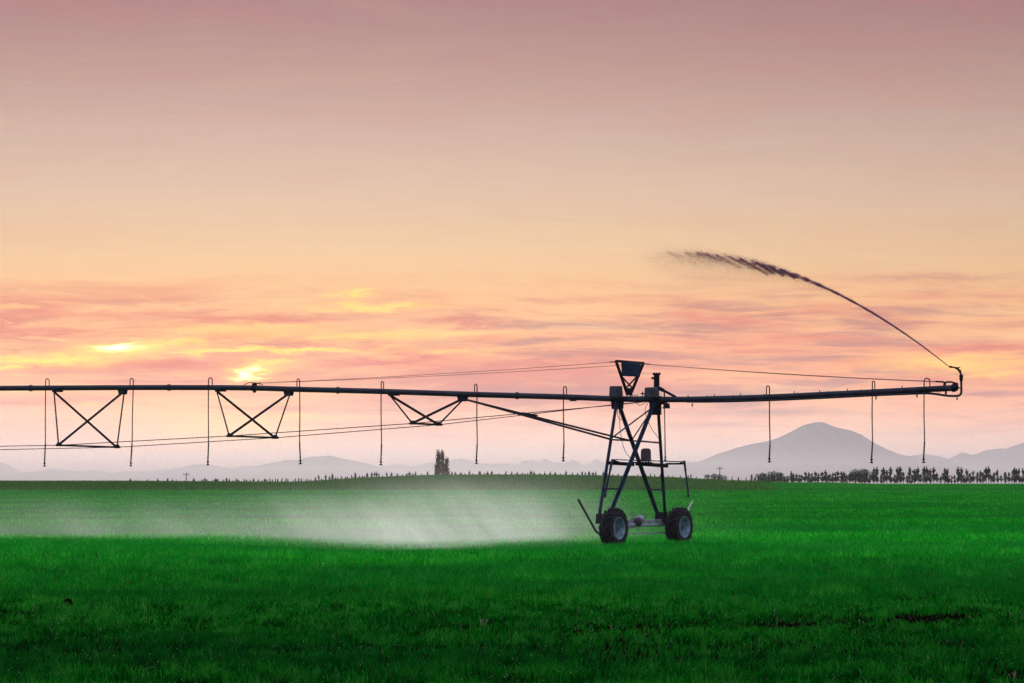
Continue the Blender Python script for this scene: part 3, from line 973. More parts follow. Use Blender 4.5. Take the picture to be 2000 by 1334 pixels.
# cables and their turnbuckles
def cable(p, q, sag):
    pts = [p.lerp(q, i / 14) - ZV * (sag * 4 * (i / 14) * (1 - i / 14)) for i in range(15)]
    o = B().tube(pts, 0.0068, 5).build('stay_cable', M['wire'], irr)
    d = (q - p).normalized()
    B().tube([p, p + d * 0.22], 0.016, 6).build('turnbuckle', M['steel'], o)
    B().tube([q - d * 0.25, q], 0.014, 6).build('turnbuckle', M['steel'], o)
for tt, src, du in ((-0.72, L_top, 0), (0.72, R_top, 1.2)):
    cable(src + ZV * -0.03, P(497, 748.5, 0.05 * (1 if tt > 0 else -1)), 0.05)
    cable(src + ZV * -0.03, P(1844, 745.5 + du, 0.06 * (1 if tt > 0 else -1)), 0.05)
# cable clamp on the span pipe
o = B()
a = P(497, 758)
o.lathe(a, (P(503, 758.1) - a).normalized(), [(R_P, -.07), (R_P * 1.15, -.07), (R_P * 1.15, .07), (R_P, .07)], 12)
o.box(a + ZV * 0.12, NV * 0.06, TV * 0.05, ZV * 0.03)
o.box(a - ZV * 0.11, NV * 0.04, TV * 0.03, ZV * 0.03)
o.build('cable_clamp', M['steel'], irr)
B().tube(seg_curve([P(476, 752.5), P(484, 748), P(493, 746.8), P(508, 750), P(514, 752)], 4), 0.012, 5).build('cable_tail', M['wire'], irr)
B().box(P(1119.5, 782), NV * 0.09, TV * 0.05, ZV * 0.022).build('drain_plate', M['steel'], irr)

# ---- cabinets on the tower top
for (ua, ub, va, vb) in ((1192.5, 1213.5, 754, 776), (1261, 1284, 756.5, 777)):
    c = (P(ua, va, -0.22) + P(ub, vb, -0.22)) / 2
    wid = (P(ub, va, -0.22) - P(ua, va, -0.22)).length / 2
    hgt = (P(ua, va, -0.22).z - P(ua, vb, -0.22).z) / 2
    o = B().box(c, NV * wid, TV * 0.11, ZV * hgt, 0.90).build('control_box', M['boxgrey'], irr, bevel=0.025)
    B().box(c - TV * 0.115 - ZV * 0.01, NV * wid * 0.78, TV * 0.006, ZV * hgt * 0.74, 0.95).build('door', M['boxgrey'], o)
    B().box(c - TV * 0.128 + NV * wid * 0.55, NV * 0.012, TV * 0.01, ZV * 0.03).build('latch', M['steel'], o)
# small valve and pressure tap between them
B().tube([P(1255, 775), P(1255, 765)], 0.016, 6).tube([P(1252, 768.5), P(1259, 769)], 0.018, 6).build('valve', M['steel'], irr)
B().tube([P(1235, 774), P(1235, 771.5), P(1245, 772), P(1246, 775)], 0.010, 5).build('bracket', M['steel'], irr)
# ---- riser with flanged head, brace, hanging swivel
cpt = P(1282.5, 757)
hv = lambda v_: P(1282.5, v_).z - cpt.z
o = B().lathe(cpt, ZV, [(0.075, hv(779)), (0.075, hv(757)), (0.082, hv(756)), (0.082, hv(733)), (0.112, hv(732.5)), (0.112, hv(729)), (0.10, hv(728.6)), (0.002, hv(728.3))], 16).build('riser', M['steel'], irr, True)
for k in range(8):
    t = k * math.pi / 4
    B().tube([cpt + ZV * hv(731) + Vector((math.cos(t), math.sin(t), 0)) * 0.098, cpt + ZV * hv(727.6) + Vector((math.cos(t), math.sin(t), 0)) * 0.098], 0.013, 5).build('bolt', M['steel'], o)
B().tube([P(1283, 738.5), P(1273, 738.5)], 0.034, 8).build('outlet_stub', M['steel'], o)
B().tube([P(1284, 757), P(1296, 762.5)], 0.055, 8).tube([P(1294, 761.5), P(1320, 775.5)], 0.036, 8).build('riser_brace', M['steel'], irr)
B().tube([P(1290, 755.5), P(1292.5, 762)], 0.020, 6).tube([P(1297.5, 761.5), P(1297.5, 790)], 0.022, 6).build('bracket', M['steel'], irr)
o = B().box(P(1302, 791.5, -0.05), NV * 0.075, TV * 0.07, ZV * 0.06, 0.8).box(P(1300.5, 796.8, -0.05), NV * 0.10, TV * 0.06, ZV * 0.014).build('valve_body', M['steel'], irr)
o = B().tube([P(1297.7, 796, -0.05), P(1298.6, 840, -0.05), P(1299.2, 893, -0.05)], [0.016, 0.016, 0.020], 6).build('drop_hose', M['hose'], irr, True)
B().lathe(P(1299.3, 900, -0.05), ZV, [(0.002, 0), (0.04, 0.005), (0.04, 0.03), (0.016, 0.05), (0.016, 0.075), (0.032, 0.09), (0.018, 0.13)], 8).build('sprinkler_head', M['hose'], o, True)
B().box(P(1292, 786, 0), NV * 0.10, TV * 0.10, ZV * 0.06, 1.3).build('gusset', M['steel'], irr)
# loose cables in the tower
for pts in ([(1206, 792, -.1), (1206.5, 812, -.12), (1212, 820.5, -.1), (1214.5, 812, -.08), (1209, 800, -.06)],
            [(1209, 795, -.1), (1210.5, 830, -.12), (1215, 862, -.2), (1222, 883, -.25), (1231, 894, -.2)],
            [(1268, 784, -.1), (1260.5, 797, -.12), (1262, 812, -.12), (1272, 836, .1), (1285, 854, .45), (1288, 858, .5)],
            [(1241, 786, -.08), (1249, 791.5, -.1), (1256, 789, -.08), (1262, 786, -.05)]):
    B().tube(seg_curve([P(*p) for p in pts], 5), 0.0085, 5).build('power_cable', M['hose'], irr, True)

# ---- overhang: outlets, end gun feed pipe, end gun
for u_ in (1344, 1395, 1446, 1551, 1601, 1655, 1762):
    a = P(u_, pipe_v(u_)) + ZV * R_P * 0.9
    B().tube([a, a + ZV * 0.055], 0.014, 6).build('outlet', M['steel'], irr)
for u_ in (1381, 1432, 1492, 1557, 1617, 1682):
    a = P(u_, pipe_v(u_)) + ZV * R_P * 0.9
    B().tube([a, a + ZV * 0.028], 0.011, 6).build('outlet', M['steel'], irr)
FEED = [(1338, 783.6), (1352, 784.6), (1420, 784.0), (1500, 781.6), (1600, 777.4), (1700, 772.4), (1790, 768.6), (1818, 768.6), (1848, 772.6), (1862, 773.4), (1870, 773.2), (1875, 771.2), (1877.4, 767), (1877.6, 760), (1877.4, 743)]
B().tube(seg_curve([P(u_, v_, -0.045 if u_ < 1815 else 0.0) for u_, v_ in FEED], 4), 0.031, 10).build('end_gun_feed', M['pipe'], irr, True)
for u_ in (1352, 1711, 1791):
    a = P(u_, pipe_v(u_)) - ZV * (R_P + 0.03)
    B().tube([a, a - ZV * 0.09], 0.022, 6).build('drain_stub', M['steel'], irr)
for u_, v_ in ((1832, 766.5), (1836, 767.5)):
    B().tube([P(u_, v_ - 2), P(u_, v_ + 3)], 0.008, 5).build('feed_clip', M['steel'], irr)
B().tube([P(1847.5, 763), P(1847.5, 770)], 0.028, 8).build('feed_valve', M['steel'], irr)
B().tube([P(1869.3, 772), P(1869.2, 779)], 0.014, 6).ball(P(1869.2, 779.5), 0.026).build('drain_valve', M['steel'], irr)
B().tube(seg_curve([P(1844, 754), P(1845, 747.5), P(1856, 746), P(1866, 748.5), P(1870, 752)], 4), 0.024, 6).tube([P(1846.6, 747), P(1846.6, 756)], 0.018, 6).build('cable_anchor', M['steel'], irr)
B().box(P(1866, 752.5), NV * 0.075, TV * 0.06, ZV * 0.07, 0.7).build('cable_bracket', M['steel'], irr)
B().bar(P(1868, 757.5), P(1877, 757.5), 0.03, 0.03).build('feed_stay', M['steel'], irr)
gun = B().lathe(P(1877.3, 743.5), ZV, [(0.032, -0.02), (0.042, 0.0), (0.048, 0.03), (0.048, 0.09), (0.056, 0.10), (0.056, 0.145), (0.040, 0.15), (0.030, 0.17)], 12).build('end_gun', M['steel'], irr, True)
B().tube(seg_curve([P(1877, 732), P(1875.6, 727.5), P(1871.5, 721.5), P(1866.5, 718.2)], 4), [0.026] * 4 + [0.030] * 4 + [0.030] * 4 + [0.026], 8).build('barrel', M['steel'], gun, True)
B().tube([P(1867.5, 718.6), P(1860, 716.9), P(1855.2, 716.3)], [0.024, 0.020, 0.030], 8).tube([P(1859.5, 716.8), P(1854.8, 716.2)], 0.030, 8).build('gun_nozzle', M['steel'], gun, True)
B().tube([P(1864.3, 717), P(1868, 718.6), P(1875.4, 717.8)], [0.012, 0.022, 0.012], 6).tube([P(1876.5, 727), P(1876.7, 721.8)], 0.012, 6).build('drive_arm', M['steel'], gun, True)

# ---- base beam, wheels
def wheel_s(u_, t):
    return (P(u_, 1000, t) - Vector((OX, OY, 0)) - TV * t).dot(NV)
lo, hi = 0.5, 4.0
for _ in range(50):
    mid = (lo + hi) / 2
    if wheel_s(1326.5, mid) > wheel_s(1198.5, -mid): lo = mid
    else: hi = mid
TW = lo
W1 = P(1198.5, 1026.5, -TW); W2 = P(1326.5, 1024.5, TW)
WR = 0.545
for w_ in (W1, W2):
    w_.z = float(ground_z(np.array([w_.x]), np.array([w_.y]))[0]) + WR - 0.02
b1 = W1 - NV * 0.42 + TV * 0.22; b2 = W2 - NV * 0.42 - TV * 0.22
b1.z = b2.z = EYE + (HZ - 1019) * OY / F
B().bar(b1, b2, 0.11, 0.11).build('base_beam', M['galv'], irr, bevel=0.01)
B().tube([b1 - ZV * 0.105 + NV * 0.06, b2 - ZV * 0.105 + NV * 0.06], 0.040, 10).build('drive_shaft', M['galv'], irr, True)
lb1 = W1 - NV * 0.30 + TV * 0.25; lb2 = W2 - NV * 0.30 - TV * 0.25
lb1.z = lb2.z = EYE + (HZ - 1042) * OY / F
B().bar(lb1, lb2, 0.05, 0.05).build('lower_bar', M['galv'], irr)
gm = (b1 + b2) / 2 + NV * 0.06 - ZV * 0.01
gm = gm + TV * 0.02
g_o = B().lathe(gm - TV * 0.02, NV, [(0.002, -.16), (0.10, -.15), (0.115, -.12), (0.115, .05), (0.135, .06), (0.135, .10), (0.09, .12), (0.09, .16), (0.03, .18), (0.002, .185)], 18).build('centre_gearbox', M['motor'], irr, True)
B().lathe(gm + ZV * 0.10 + NV * 0.0 + TV * 0.05, TV, [(0.002, 0), (0.085, 0.01), (0.095, 0.04), (0.095, 0.24), (0.08, 0.28), (0.002, 0.29)], 16).build('drive_motor', M['galv'], g_o, True)
B().lathe(gm - ZV * 0.085 - TV * 0.34, TV, [(0.002, 0), (0.055, 0.01), (0.07, 0.05), (0.07, 0.22), (0.04, 0.27)], 14).build('coupling', M['galv'], g_o, True)
for (bx_, leg_keys, t_) in ((b1, ('A1', 'B1'), -1), (b2, ('A2', 'B2'), 1)):
    pa = P(*LEGS[leg_keys[0]][1]); pb = P(*LEGS[leg_keys[1]][1])
    c_ = (pa + pb) / 2
    c_.z = (bx_.z + c_.z) / 2
    B().box(c_ + ZV * 0.04, NV * ((pb - pa).dot(NV) / 2 + 0.06), TV * 0.10, ZV * 0.14, 0.9).build('leg_saddle', M['steel'], irr)

def wheel(c, spin, label):
    w = empty('wheel', c - BASE)
    w.parent = irr
    prof = [(0.290, 0.150), (0.310, 0.178), (0.360, 0.195), (0.430, 0.196), (0.475, 0.184), (0.500, 0.155), (0.510, 0.08), (0.513, 0.0)]
    prof = prof + [(r_, -h_) for r_, h_ in reversed(prof[:-1])]
    mb = MB().lathe((0, 0, 0), NV, prof, 48)
    a = NV.cross(ZV).normalized(); e = NV.cross(a)
    def rad(t): return a * math.cos(t) + e * math.sin(t)
    nl = 17
    for side in (1, -1):
        for k in range(nl):
            t0 = 2 * math.pi * (k + (0.5 if side < 0 else 0)) / nl + spin
            secs = []
            for i in range(5):
                f_ = i / 4
                h_ = side * (-0.015 + 0.220 * f_)
                t = t0 - 0.40 * f_ ** 0.85
                base_r = float(np.interp(abs(h_), [0, .08, .155, .184, .200], [.511, .508, .497, .470, .430]))
                out_r = base_r + (0.062 if i < 4 else 0.030)
                hw = 0.034 / 0.5
                secs.append([rad(t - hw) * base_r + NV * h_, rad(t + hw) * base_r + NV * h_, rad(t + hw * .7) * out_r + NV * h_, rad(t - hw * .7) * out_r + NV * h_])
            V = [p for s_ in secs for p in s_]
            Fc = [(3, 2, 1, 0), (16, 17, 18, 19)]
            for i in range(4):
                for j in range(4):
                    Fc.append((i * 4 + j, i * 4 + (j + 1) % 4, (i + 1) * 4 + (j + 1) % 4, (i + 1) * 4 + j))
            mb.add(V, Fc)
    mb.build('tyre', M['rubber'], w, True)
    rp = [(0.292, -0.185), (0.312, -0.185), (0.312, -0.170), (0.288, -0.155), (0.275, -0.09), (0.240, -0.05), (0.240, 0.03), (0.272, 0.075), (0.288, 0.155),
          (0.312, 0.170), (0.312, 0.188), (0.296, 0.188), (0.276, 0.160), (0.262, 0.075), (0.230, 0.040), (0.226, -0.06), (0.190, -0.085), (0.150, -0.070), (0.10, -0.065), (0.055, -0.065)]
    MB().lathe((0, 0, 0), NV, rp, 36).build('rim', M['rim'], w, True)
    hb = MB().lathe((0, 0, 0), NV, [(0.10, -0.24), (0.10, -0.06), (0.085, -0.04), (0.05, -0.025), (0.002, -0.02)], 18)
    for k in range(8):
        t = k * math.pi / 4
        hb.tube([rad(t) * 0.125 - NV * 0.08, rad(t) * 0.125 - NV * 0.045], 0.014, 6)
    hb.build('hub', M['galv'], w, True)
    w['label'] = label
    return w
wheel(W1, 0.1, 'near left tractor wheel with lugged tyre')
wheel(W2, 0.25, 'far right tractor wheel with lugged tyre')
for w_, s_ in ((W1, 1), (W2, -1)):
    c_ = w_ - NV * 0.30
    B().box(c_, NV * 0.13, TV * 0.14, ZV * 0.16, 0.8).build('wheel_gearbox', M['galv'], irr, bevel=0.02)
    q_ = w_ - NV * 0.42 + TV * 0.22 * s_
    q_.z = b1.z
    B().bar(c_ + ZV * 0.06, q_, 0.14, 0.12).build('axle_bracket', M['leg'], irr)
# wheel guard rods
B().tube([P(1129, 975, -2.72), P(1164, 1038, -2.02), P(1171, 1043.5, -1.9), P(1196, 1044, -1.6)], 0.031, 8).build('guard_rod', M['hose'], irr, True)
B().tube([P(1353.5, 977.5, 2.72), P(1346, 991, 2.5), P(1330, 1036, 2.05), P(1318, 1041, 1.8)], 0.026, 8).build('guard_rod', M['galv'], irr, True)

# ------------------------------------------------------------------ water jet of the end gun
def shards(P3, size, r, stretch=None):
    """small four-sided droplets"""
    N = len(P3)
    t = np.array([[1, 1, 1], [1, -1, -1], [-1, 1, -1], [-1, -1, 1.]]) * 0.6
    q = r.normal(size=(N, 4)); q /= np.linalg.norm(q, axis=1)[:, None]
    w, x, y, z = q.T
    Rm = np.stack([1 - 2 * (y * y + z * z), 2 * (x * y - z * w), 2 * (x * z + y * w), 2 * (x * y + z * w), 1 - 2 * (x * x + z * z), 2 * (y * z - x * w),
                   2 * (x * z - y * w), 2 * (y * z + x * w), 1 - 2 * (x * x + y * y)], -1).reshape(N, 3, 3)
    V = np.einsum('nij,kj->nki', Rm, t) * np.asarray(size).reshape(-1, 1, 1)
    if stretch is not None:
        d = stretch[:, None, :]
        V = V + d * (V * d).sum(-1, keepdims=True) * 1.5
    V = (V + P3[:, None, :]).reshape(-1, 3)
    f = np.array([[0, 2, 1], [0, 1, 3], [0, 3, 2], [1, 2, 3]])
    T = (np.arange(N)[:, None, None] * 4 + f[None]).reshape(-1, 3)
    return V, T

def build_jet():
    r = np.random.default_rng(21)
    s0 = np.array(P(1855, 716))
    # aim: sideways and away, so that the arc runs up to the left
    tgt = [(1855, 716), (1760, 649), (1690, 602.5), (1620, 563), (1540, 531), (1480, 514), (1400, 499), (1330, 493), (1250, 497)]
    phi = R(48)
    hd = np.array([-math.cos(phi), math.sin(phi), 0.0])
    pts = []
    for (u_, v_) in tgt:
        k = (u_ - 1000) / F
        q = (s0[0] - k * s0[1]) / (k * hd[1] - hd[0])
        Y = s0[1] + q * hd[1]
        pts.append((q, EYE + (HZ - v_) * Y / F))
    qs = np.array([p[0] for p in pts]); zs = np.array([p[1] for p in pts])
    co = np.polyfit(qs, zs, 3)
    Q = qs[-1]
    def at(q):
        z = np.polyval(co, q)
        return np.stack([s0[0] + hd[0] * q, s0[1] + hd[1] * q, z], -1)
    side = np.array([hd[1], -hd[0], 0.0])
    VV = []; TT = []; k0 = 0
    def push(V, T):
        nonlocal k0
        VV.append(V); TT.append(T + k0); k0 += len(V)
    qe = qs[2]
    # unbroken stream near the nozzle, swelling and roughening
    q = np.sort(r.uniform(0, 1, 52000)) * Q * 0.86
    f = q / Q
    keep = r.uniform(size=len(q)) < np.clip(1.20 - 1.55 * f, 0.05, 1)
    # clumps along the stream
    clump = np.zeros_like(f)
    for c_, w_, a_ in ((.30, .01, 1), (.345, .012, 1), (.40, .012, 1.2), (.44, .008, 1.2), (.475, .010, 1.2), (.515, .010, 1.6), (.545, .008, 1.4), (.575, .012, 1.4), (.61, .010, 1.8), (.655, .010, 1.5), (.70, .012, 1.0), (.79, .02, .8)):
        clump += a_ * np.exp(-((f - c_) / w_) ** 2)
    keep &= r.uniform(size=len(q)) < np.clip(np.where(f < 0.26, 1, np.where(f < 0.52, 0.50 * np.clip(1.25 - 1.6 * f, 0, 1), 0.07) + 0.6 * clump), 0, 1)
    q = q[keep]; f = f[keep]
    spread = 0.005 + 0.014 * f / 0.3 + 0.13 * np.clip(f - 0.38, 0, 1)
    p = at(q)
    n1 = r.normal(size=len(q)); n2 = r.normal(size=len(q))
    p = p + side * (n1 * spread)[:, None]
    p[:, 2] += n2 * spread * 0.8 - np.abs(r.normal(size=len(q))) * spread * 0.5
    d = np.gradient(at(np.linspace(0, Q, 60)), axis=0)
    d = d / np.linalg.norm(d, axis=1)[:, None]
    di = d[np.clip((f * 59).astype(int), 0, 59)]
    V, T = shards(p, (0.0052 + 0.0026 * np.clip(f * 2, 0, 1)) * r.uniform(0.6, 1.3, len(q)), r, di)
    push(V, T)
    # packets of water falling off: slanted streaks below the arc
    for (fc, n, ln, dr, sz, th) in ((.52, 1500, .55, .25, .018, .05), (.56, 1500, .6, .3, .018, .05), (.60, 1800, .7, .35, .018, .06), (.655, 1800, 1.1, .50, .016, .05), (.69, 900, 1.0, .42, .016, .05),
                                    (.735, 900, 1.0, .45, .013, .06), (.77, 900, .8, .32, .012, .08), (.80, 1700, 1.0, .25, .012, .12), (.84, 1100, 1.2, .35, .011, .12), (.90, 700, 1.2, .4, .010, .10)):
        n = int(n * 2.6); sz *= 0.34; th *= 0.55
        t = r.uniform(0, 1, n) ** 1.3
        p = at(np.full(n, fc * Q)) - np.outer(t, hd) * ln * 1.0
        p[:, 2] -= t * dr
        p += r.normal(size=(n, 3)) * (th * (0.6 + 0.9 * t))[:, None] * (1, 1, .7)
        V, T = shards(p, sz * r.uniform(0.5, 1.2, n), r)
        push(V, T)
    # fine veil drifting down and back
    n = 60000
    f = r.beta(4.0, 2.6, n) * 0.85 + 0.18
    p = at(f * Q)
    fall = r.exponential(0.28, n) * np.clip((f - 0.25) * 2.4, 0.05, 1.4)
    p[:, 2] -= fall - r.normal(size=n) * 0.05 * f
    p -= np.outer(fall * 0.6, hd)
    p += r.normal(size=(n, 3)) * 0.10 * f[:, None]
    V, T = shards(p, 0.0038 * r.uniform(0.5, 1.3, n), r)
    push(V, T)
    me = np_mesh('water_jet', np.concatenate(VV), tris=np.concatenate(TT))
    m = leaf_mat('dark_water', (0.72, 0.38, 0.46), (0.72, 0.38, 0.46), 0.5)
    o = obj('water_jet', me, m)
    tag(o, 'dark arc of water thrown by the end gun, breaking into drops', 'water jet', kind='stuff')
build_jet()

# ------------------------------------------------------------------ spray mist under the span
def build_mist():
    x0, x1, y0, y1, z0, z1 = -24.0, 9.0, 80.0, 116.0, -0.6, 3.2
    V = []
    for z in (z0, z1):
        V += [(x0, y0, z), (x1, y0, z), (x1, y1, z), (x0, y1, z)]
    me = mesh_from('spray_mist', V, [(0, 3, 2, 1), (4, 5, 6, 7), (0, 1, 5, 4), (1, 2, 6, 5), (2, 3, 7, 6), (3, 0, 4, 7)])
    m = bpy.data.materials.new('spray_mist')
    m.use_nodes = True
    t = m.node_tree; t.nodes.clear()
    b = NB(t)
    out = b.n('ShaderNodeOutputMaterial')
    pv = b.n('ShaderNodeVolumePrincipled')
    geo = b.n('ShaderNodeNewGeometry')
    x, y, z = b.sep(geo.outputs['Position'])
    nz = b.noise(b.xyz(b.m('MULTIPLY', b.m('ADD', x, b.m('MULTIPLY', z, 0.9)), 0.35), b.m('MULTIPLY', y, 0.18), b.m('MULTIPLY', z, 0.30)), 1.0, 4, 0.6)
    # slanting curtains that fall from the sprinklers and drift
    nz2 = b.noise(b.xyz(b.m('MULTIPLY', b.m('ADD', x, b.m('MULTIPLY', z, 0.8)), 1.5), b.m('MULTIPLY', y, 0.12), b.m('MULTIPLY', z, 0.35)), 1.0, 4, 0.65)
    def g(v, c, w):
        d = b.m('DIVIDE', b.m('SUBTRACT', v, c), w)
        return b.m('EXPONENT', b.m('MULTIPLY', b.m('MULTIPLY', d, d), -1.0))
    core = b.m('MULTIPLY', b.m('MULTIPLY', g(x, -2.2, 3.3), g(y, 96.0, 6.5)), b.mr(z, -0.2, 2.3, 1.0, 0.0))
    left = b.m('MULTIPLY', b.m('MULTIPLY', b.mr(x, -20.0, -3.0, 0.75, 1.0), b.mr(x, -2.0, 5.0, 1.0, 0.0)), b.m('MULTIPLY', g(y, 102.0, 6.0), b.mr(z, 0.0, 1.9, 1.0, 0.0)))
    veil = b.m('MULTIPLY', b.m('MULTIPLY', g(x, -0.5, 4.5), g(y, 98.0, 7.0)), b.mr(z, 0.5, 3.0, 1.0, 0.0))
    dens = b.m('ADD', b.m('ADD', b.m('MULTIPLY', core, 0.072), b.m('MULTIPLY', left, 0.026)), b.m('MULTIPLY', veil, 0.008))
    dens = b.m('MULTIPLY', dens, b.m('MULTIPLY', b.mr(nz, 0.30, 0.68, 0.25, 1.5), b.mr(nz2, 0.30, 0.70, 0.80, 1.22)))
    b.set(pv.inputs['Density'], dens)
    pv.inputs['Color'].default_value = (0.87, 0.98, 1.0, 1)
    pv.inputs['Anisotropy'].default_value = 0.68
    t.links.new(pv.outputs[0], out.inputs['Volume'])
    try:
        m.cycles.volume_step_rate = 3.0
    except Exception:
        pass
    o = obj('spray_mist', me, m)
    tag(o, 'white sprinkler mist hanging over the grass left of the wheels', 'mist', kind='stuff')
build_mist()

# ------------------------------------------------------------------ grass
def grass_mat():
    m = bpy.data.materials.new('wheat_blades')
    m.use_nodes = True
    t = m.node_tree; t.nodes.clear()
    b = NB(t)
    out = b.n('ShaderNodeOutputMaterial')
    at = b.n('ShaderNodeAttribute', attribute_name='rnd')
    geo = b.n('ShaderNodeNewGeometry')
    x, y, z = b.sep(geo.outputs['Position'])
    patch = b.noise(b.xyz(b.m('MULTIPLY', x, 0.22), b.m('MULTIPLY', y, 0.12), 0.0), 1.0, 4, 0.6)
    c = b.ramp(at.outputs['Fac'], [(0.0, (0.0006, 0.020, 0.001)), (0.45, (0.003, 0.215, 0.006)), (0.80, (0.010, 0.350, 0.014)),
                                   (0.975, (0.050, 0.44, 0.030)), (0.982, (0.05, 0.06, 0.02)), (0.990, (0.07, 0.07, 0.025)), (0.994, (0.12, 0.40, 0.12)), (1.0, (0.16, 0.46, 0.16))])
    c = b.mix(b.m('MULTIPLY', b.mr(patch, 0.42, 0.62), 0.45), c, (0.001, 0.110, 0.010))
    band = b.noise(b.xyz(b.m('MULTIPLY', x, 0.012), b.m('MULTIPLY', y, 0.055), 4.0), 1.0, 4, 0.6)
    c = b.mix(b.m('MULTIPLY', b.mr(band, 0.44, 0.62), 0.55), c, (0.003, 0.095, 0.012))
    row = b.noise(b.xyz(b.m('MULTIPLY', x, 0.10), b.m('MULTIPLY', y, 0.75), 8.0), 1.0, 3, 0.6)
    c = b.mix(b.m('MULTIPLY', b.mr(row, 0.50, 0.64), 0.50), c, (0.001, 0.055, 0.008))
    # light falloff put into the blade colour: foreground darkened, middle distance brightened
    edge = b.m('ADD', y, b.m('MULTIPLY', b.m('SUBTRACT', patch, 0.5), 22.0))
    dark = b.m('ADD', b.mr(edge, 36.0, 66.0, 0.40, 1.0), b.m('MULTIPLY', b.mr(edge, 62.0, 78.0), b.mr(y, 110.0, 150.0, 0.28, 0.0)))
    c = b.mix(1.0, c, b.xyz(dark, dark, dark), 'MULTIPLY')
    d = b.n('ShaderNodeBsdfDiffuse'); b.set(d.inputs[0], c)
    tr = b.n('ShaderNodeBsdfTranslucent'); b.set(tr.inputs[0], c)
    mx = b.n('ShaderNodeAddShader')
    t.links.new(d.outputs[0], mx.inputs[0]); t.links.new(tr.outputs[0], mx.inputs[1])
    t.links.new(mx.outputs[0], out.inputs[0])
    return m

def blades(x, y, h, w, r, segs=2, tuft=None):
    N = len(x)
    z = ground_z(x, y)
    az = r.uniform(0, 2 * np.pi, N)
    ca, sa = np.cos(az), np.sin(az)
    lean = np.abs(r.normal(0.0, 0.75, N)) * h
    la = r.uniform(0, 2 * np.pi, N)
    lx, ly = np.cos(la) * lean, np.sin(la) * lean
    base = np.stack([x, y, z - 0.01], -1)
    wd = np.stack([ca, sa, 0 * ca], -1) * (w / 2)[:, None]
    rnd = r.uniform(0, 1, N)
    if tuft is not None:
        a_ = np.where(y < 46, 0.80, np.where(y < 84, 0.85, 0.92))
        t_ = np.where(y < 46, 1.9, np.where(y < 84, 0.8, 0.35))
        rnd = np.where(rnd > 0.975, rnd, np.clip(a_ * rnd + t_ * (tuft - 0.5) + (0.97 - a_) / 2, 0, 0.975))
    if segs == 1:
        tip = base + np.stack([lx, ly, h], -1)
        V = np.stack([base - wd, base + wd, tip], 1).reshape(-1, 3)
        T = np.arange(N * 3).reshape(-1, 3)
        return V, T, None, np.repeat(rnd, 3)
    mid = base + np.stack([lx * 0.30, ly * 0.30, h * 0.58], -1)
    tip = base + np.stack([lx, ly, h * (1.0 - 0.12 * np.minimum(lean / h, 1.5))], -1)
    V = np.stack([base - wd * 0.7, base + wd * 0.7, mid + wd, mid - wd, tip], 1).reshape(-1, 3)
    k = np.arange(N)[:, None] * 5
    Qd = k + np.array([[0, 1, 2, 3]])
    T = k + np.array([[3, 2, 4]])
    return V, T, Qd, np.repeat(rnd, 5)

def scatter(y0, y1, dens, r, margin=1.14):
    """random points across the width of the view, a margin either side; dens(y) per square metre"""
    ys = np.linspace(y0, y1, 400)
    half = 1000 / F * ys * margin + 0.6
    wgt = dens(ys) * half * 2
    tot = np.trapezoid(wgt, ys) if hasattr(np, 'trapezoid') else np.trapz(wgt, ys)
    cdf = np.cumsum(wgt); cdf = cdf / cdf[-1]
    n = int(tot)
    y = np.interp(r.uniform(0, 1, n), cdf, ys)
    x = r.uniform(-1, 1, n) * (1000 / F * y * margin + 0.6)
    return x, y

def value_noise(x, y, s, seed):
    r = np.random.default_rng(seed)
    T = r.uniform(0, 1, (256, 256))
    fx, fy = x / s, y / s
    i, j = np.floor(fx).astype(int), np.floor(fy).astype(int)
    u_, v_ = fx - i, fy - j
    u_ = u_ * u_ * (3 - 2 * u_); v_ = v_ * v_ * (3 - 2 * v_)
    g = lambda a, c: T[a % 256, c % 256]
    return (g(i, j) * (1 - u_) + g(i + 1, j) * u_) * (1 - v_) + (g(i, j + 1) * (1 - u_) + g(i + 1, j + 1) * u_) * v_

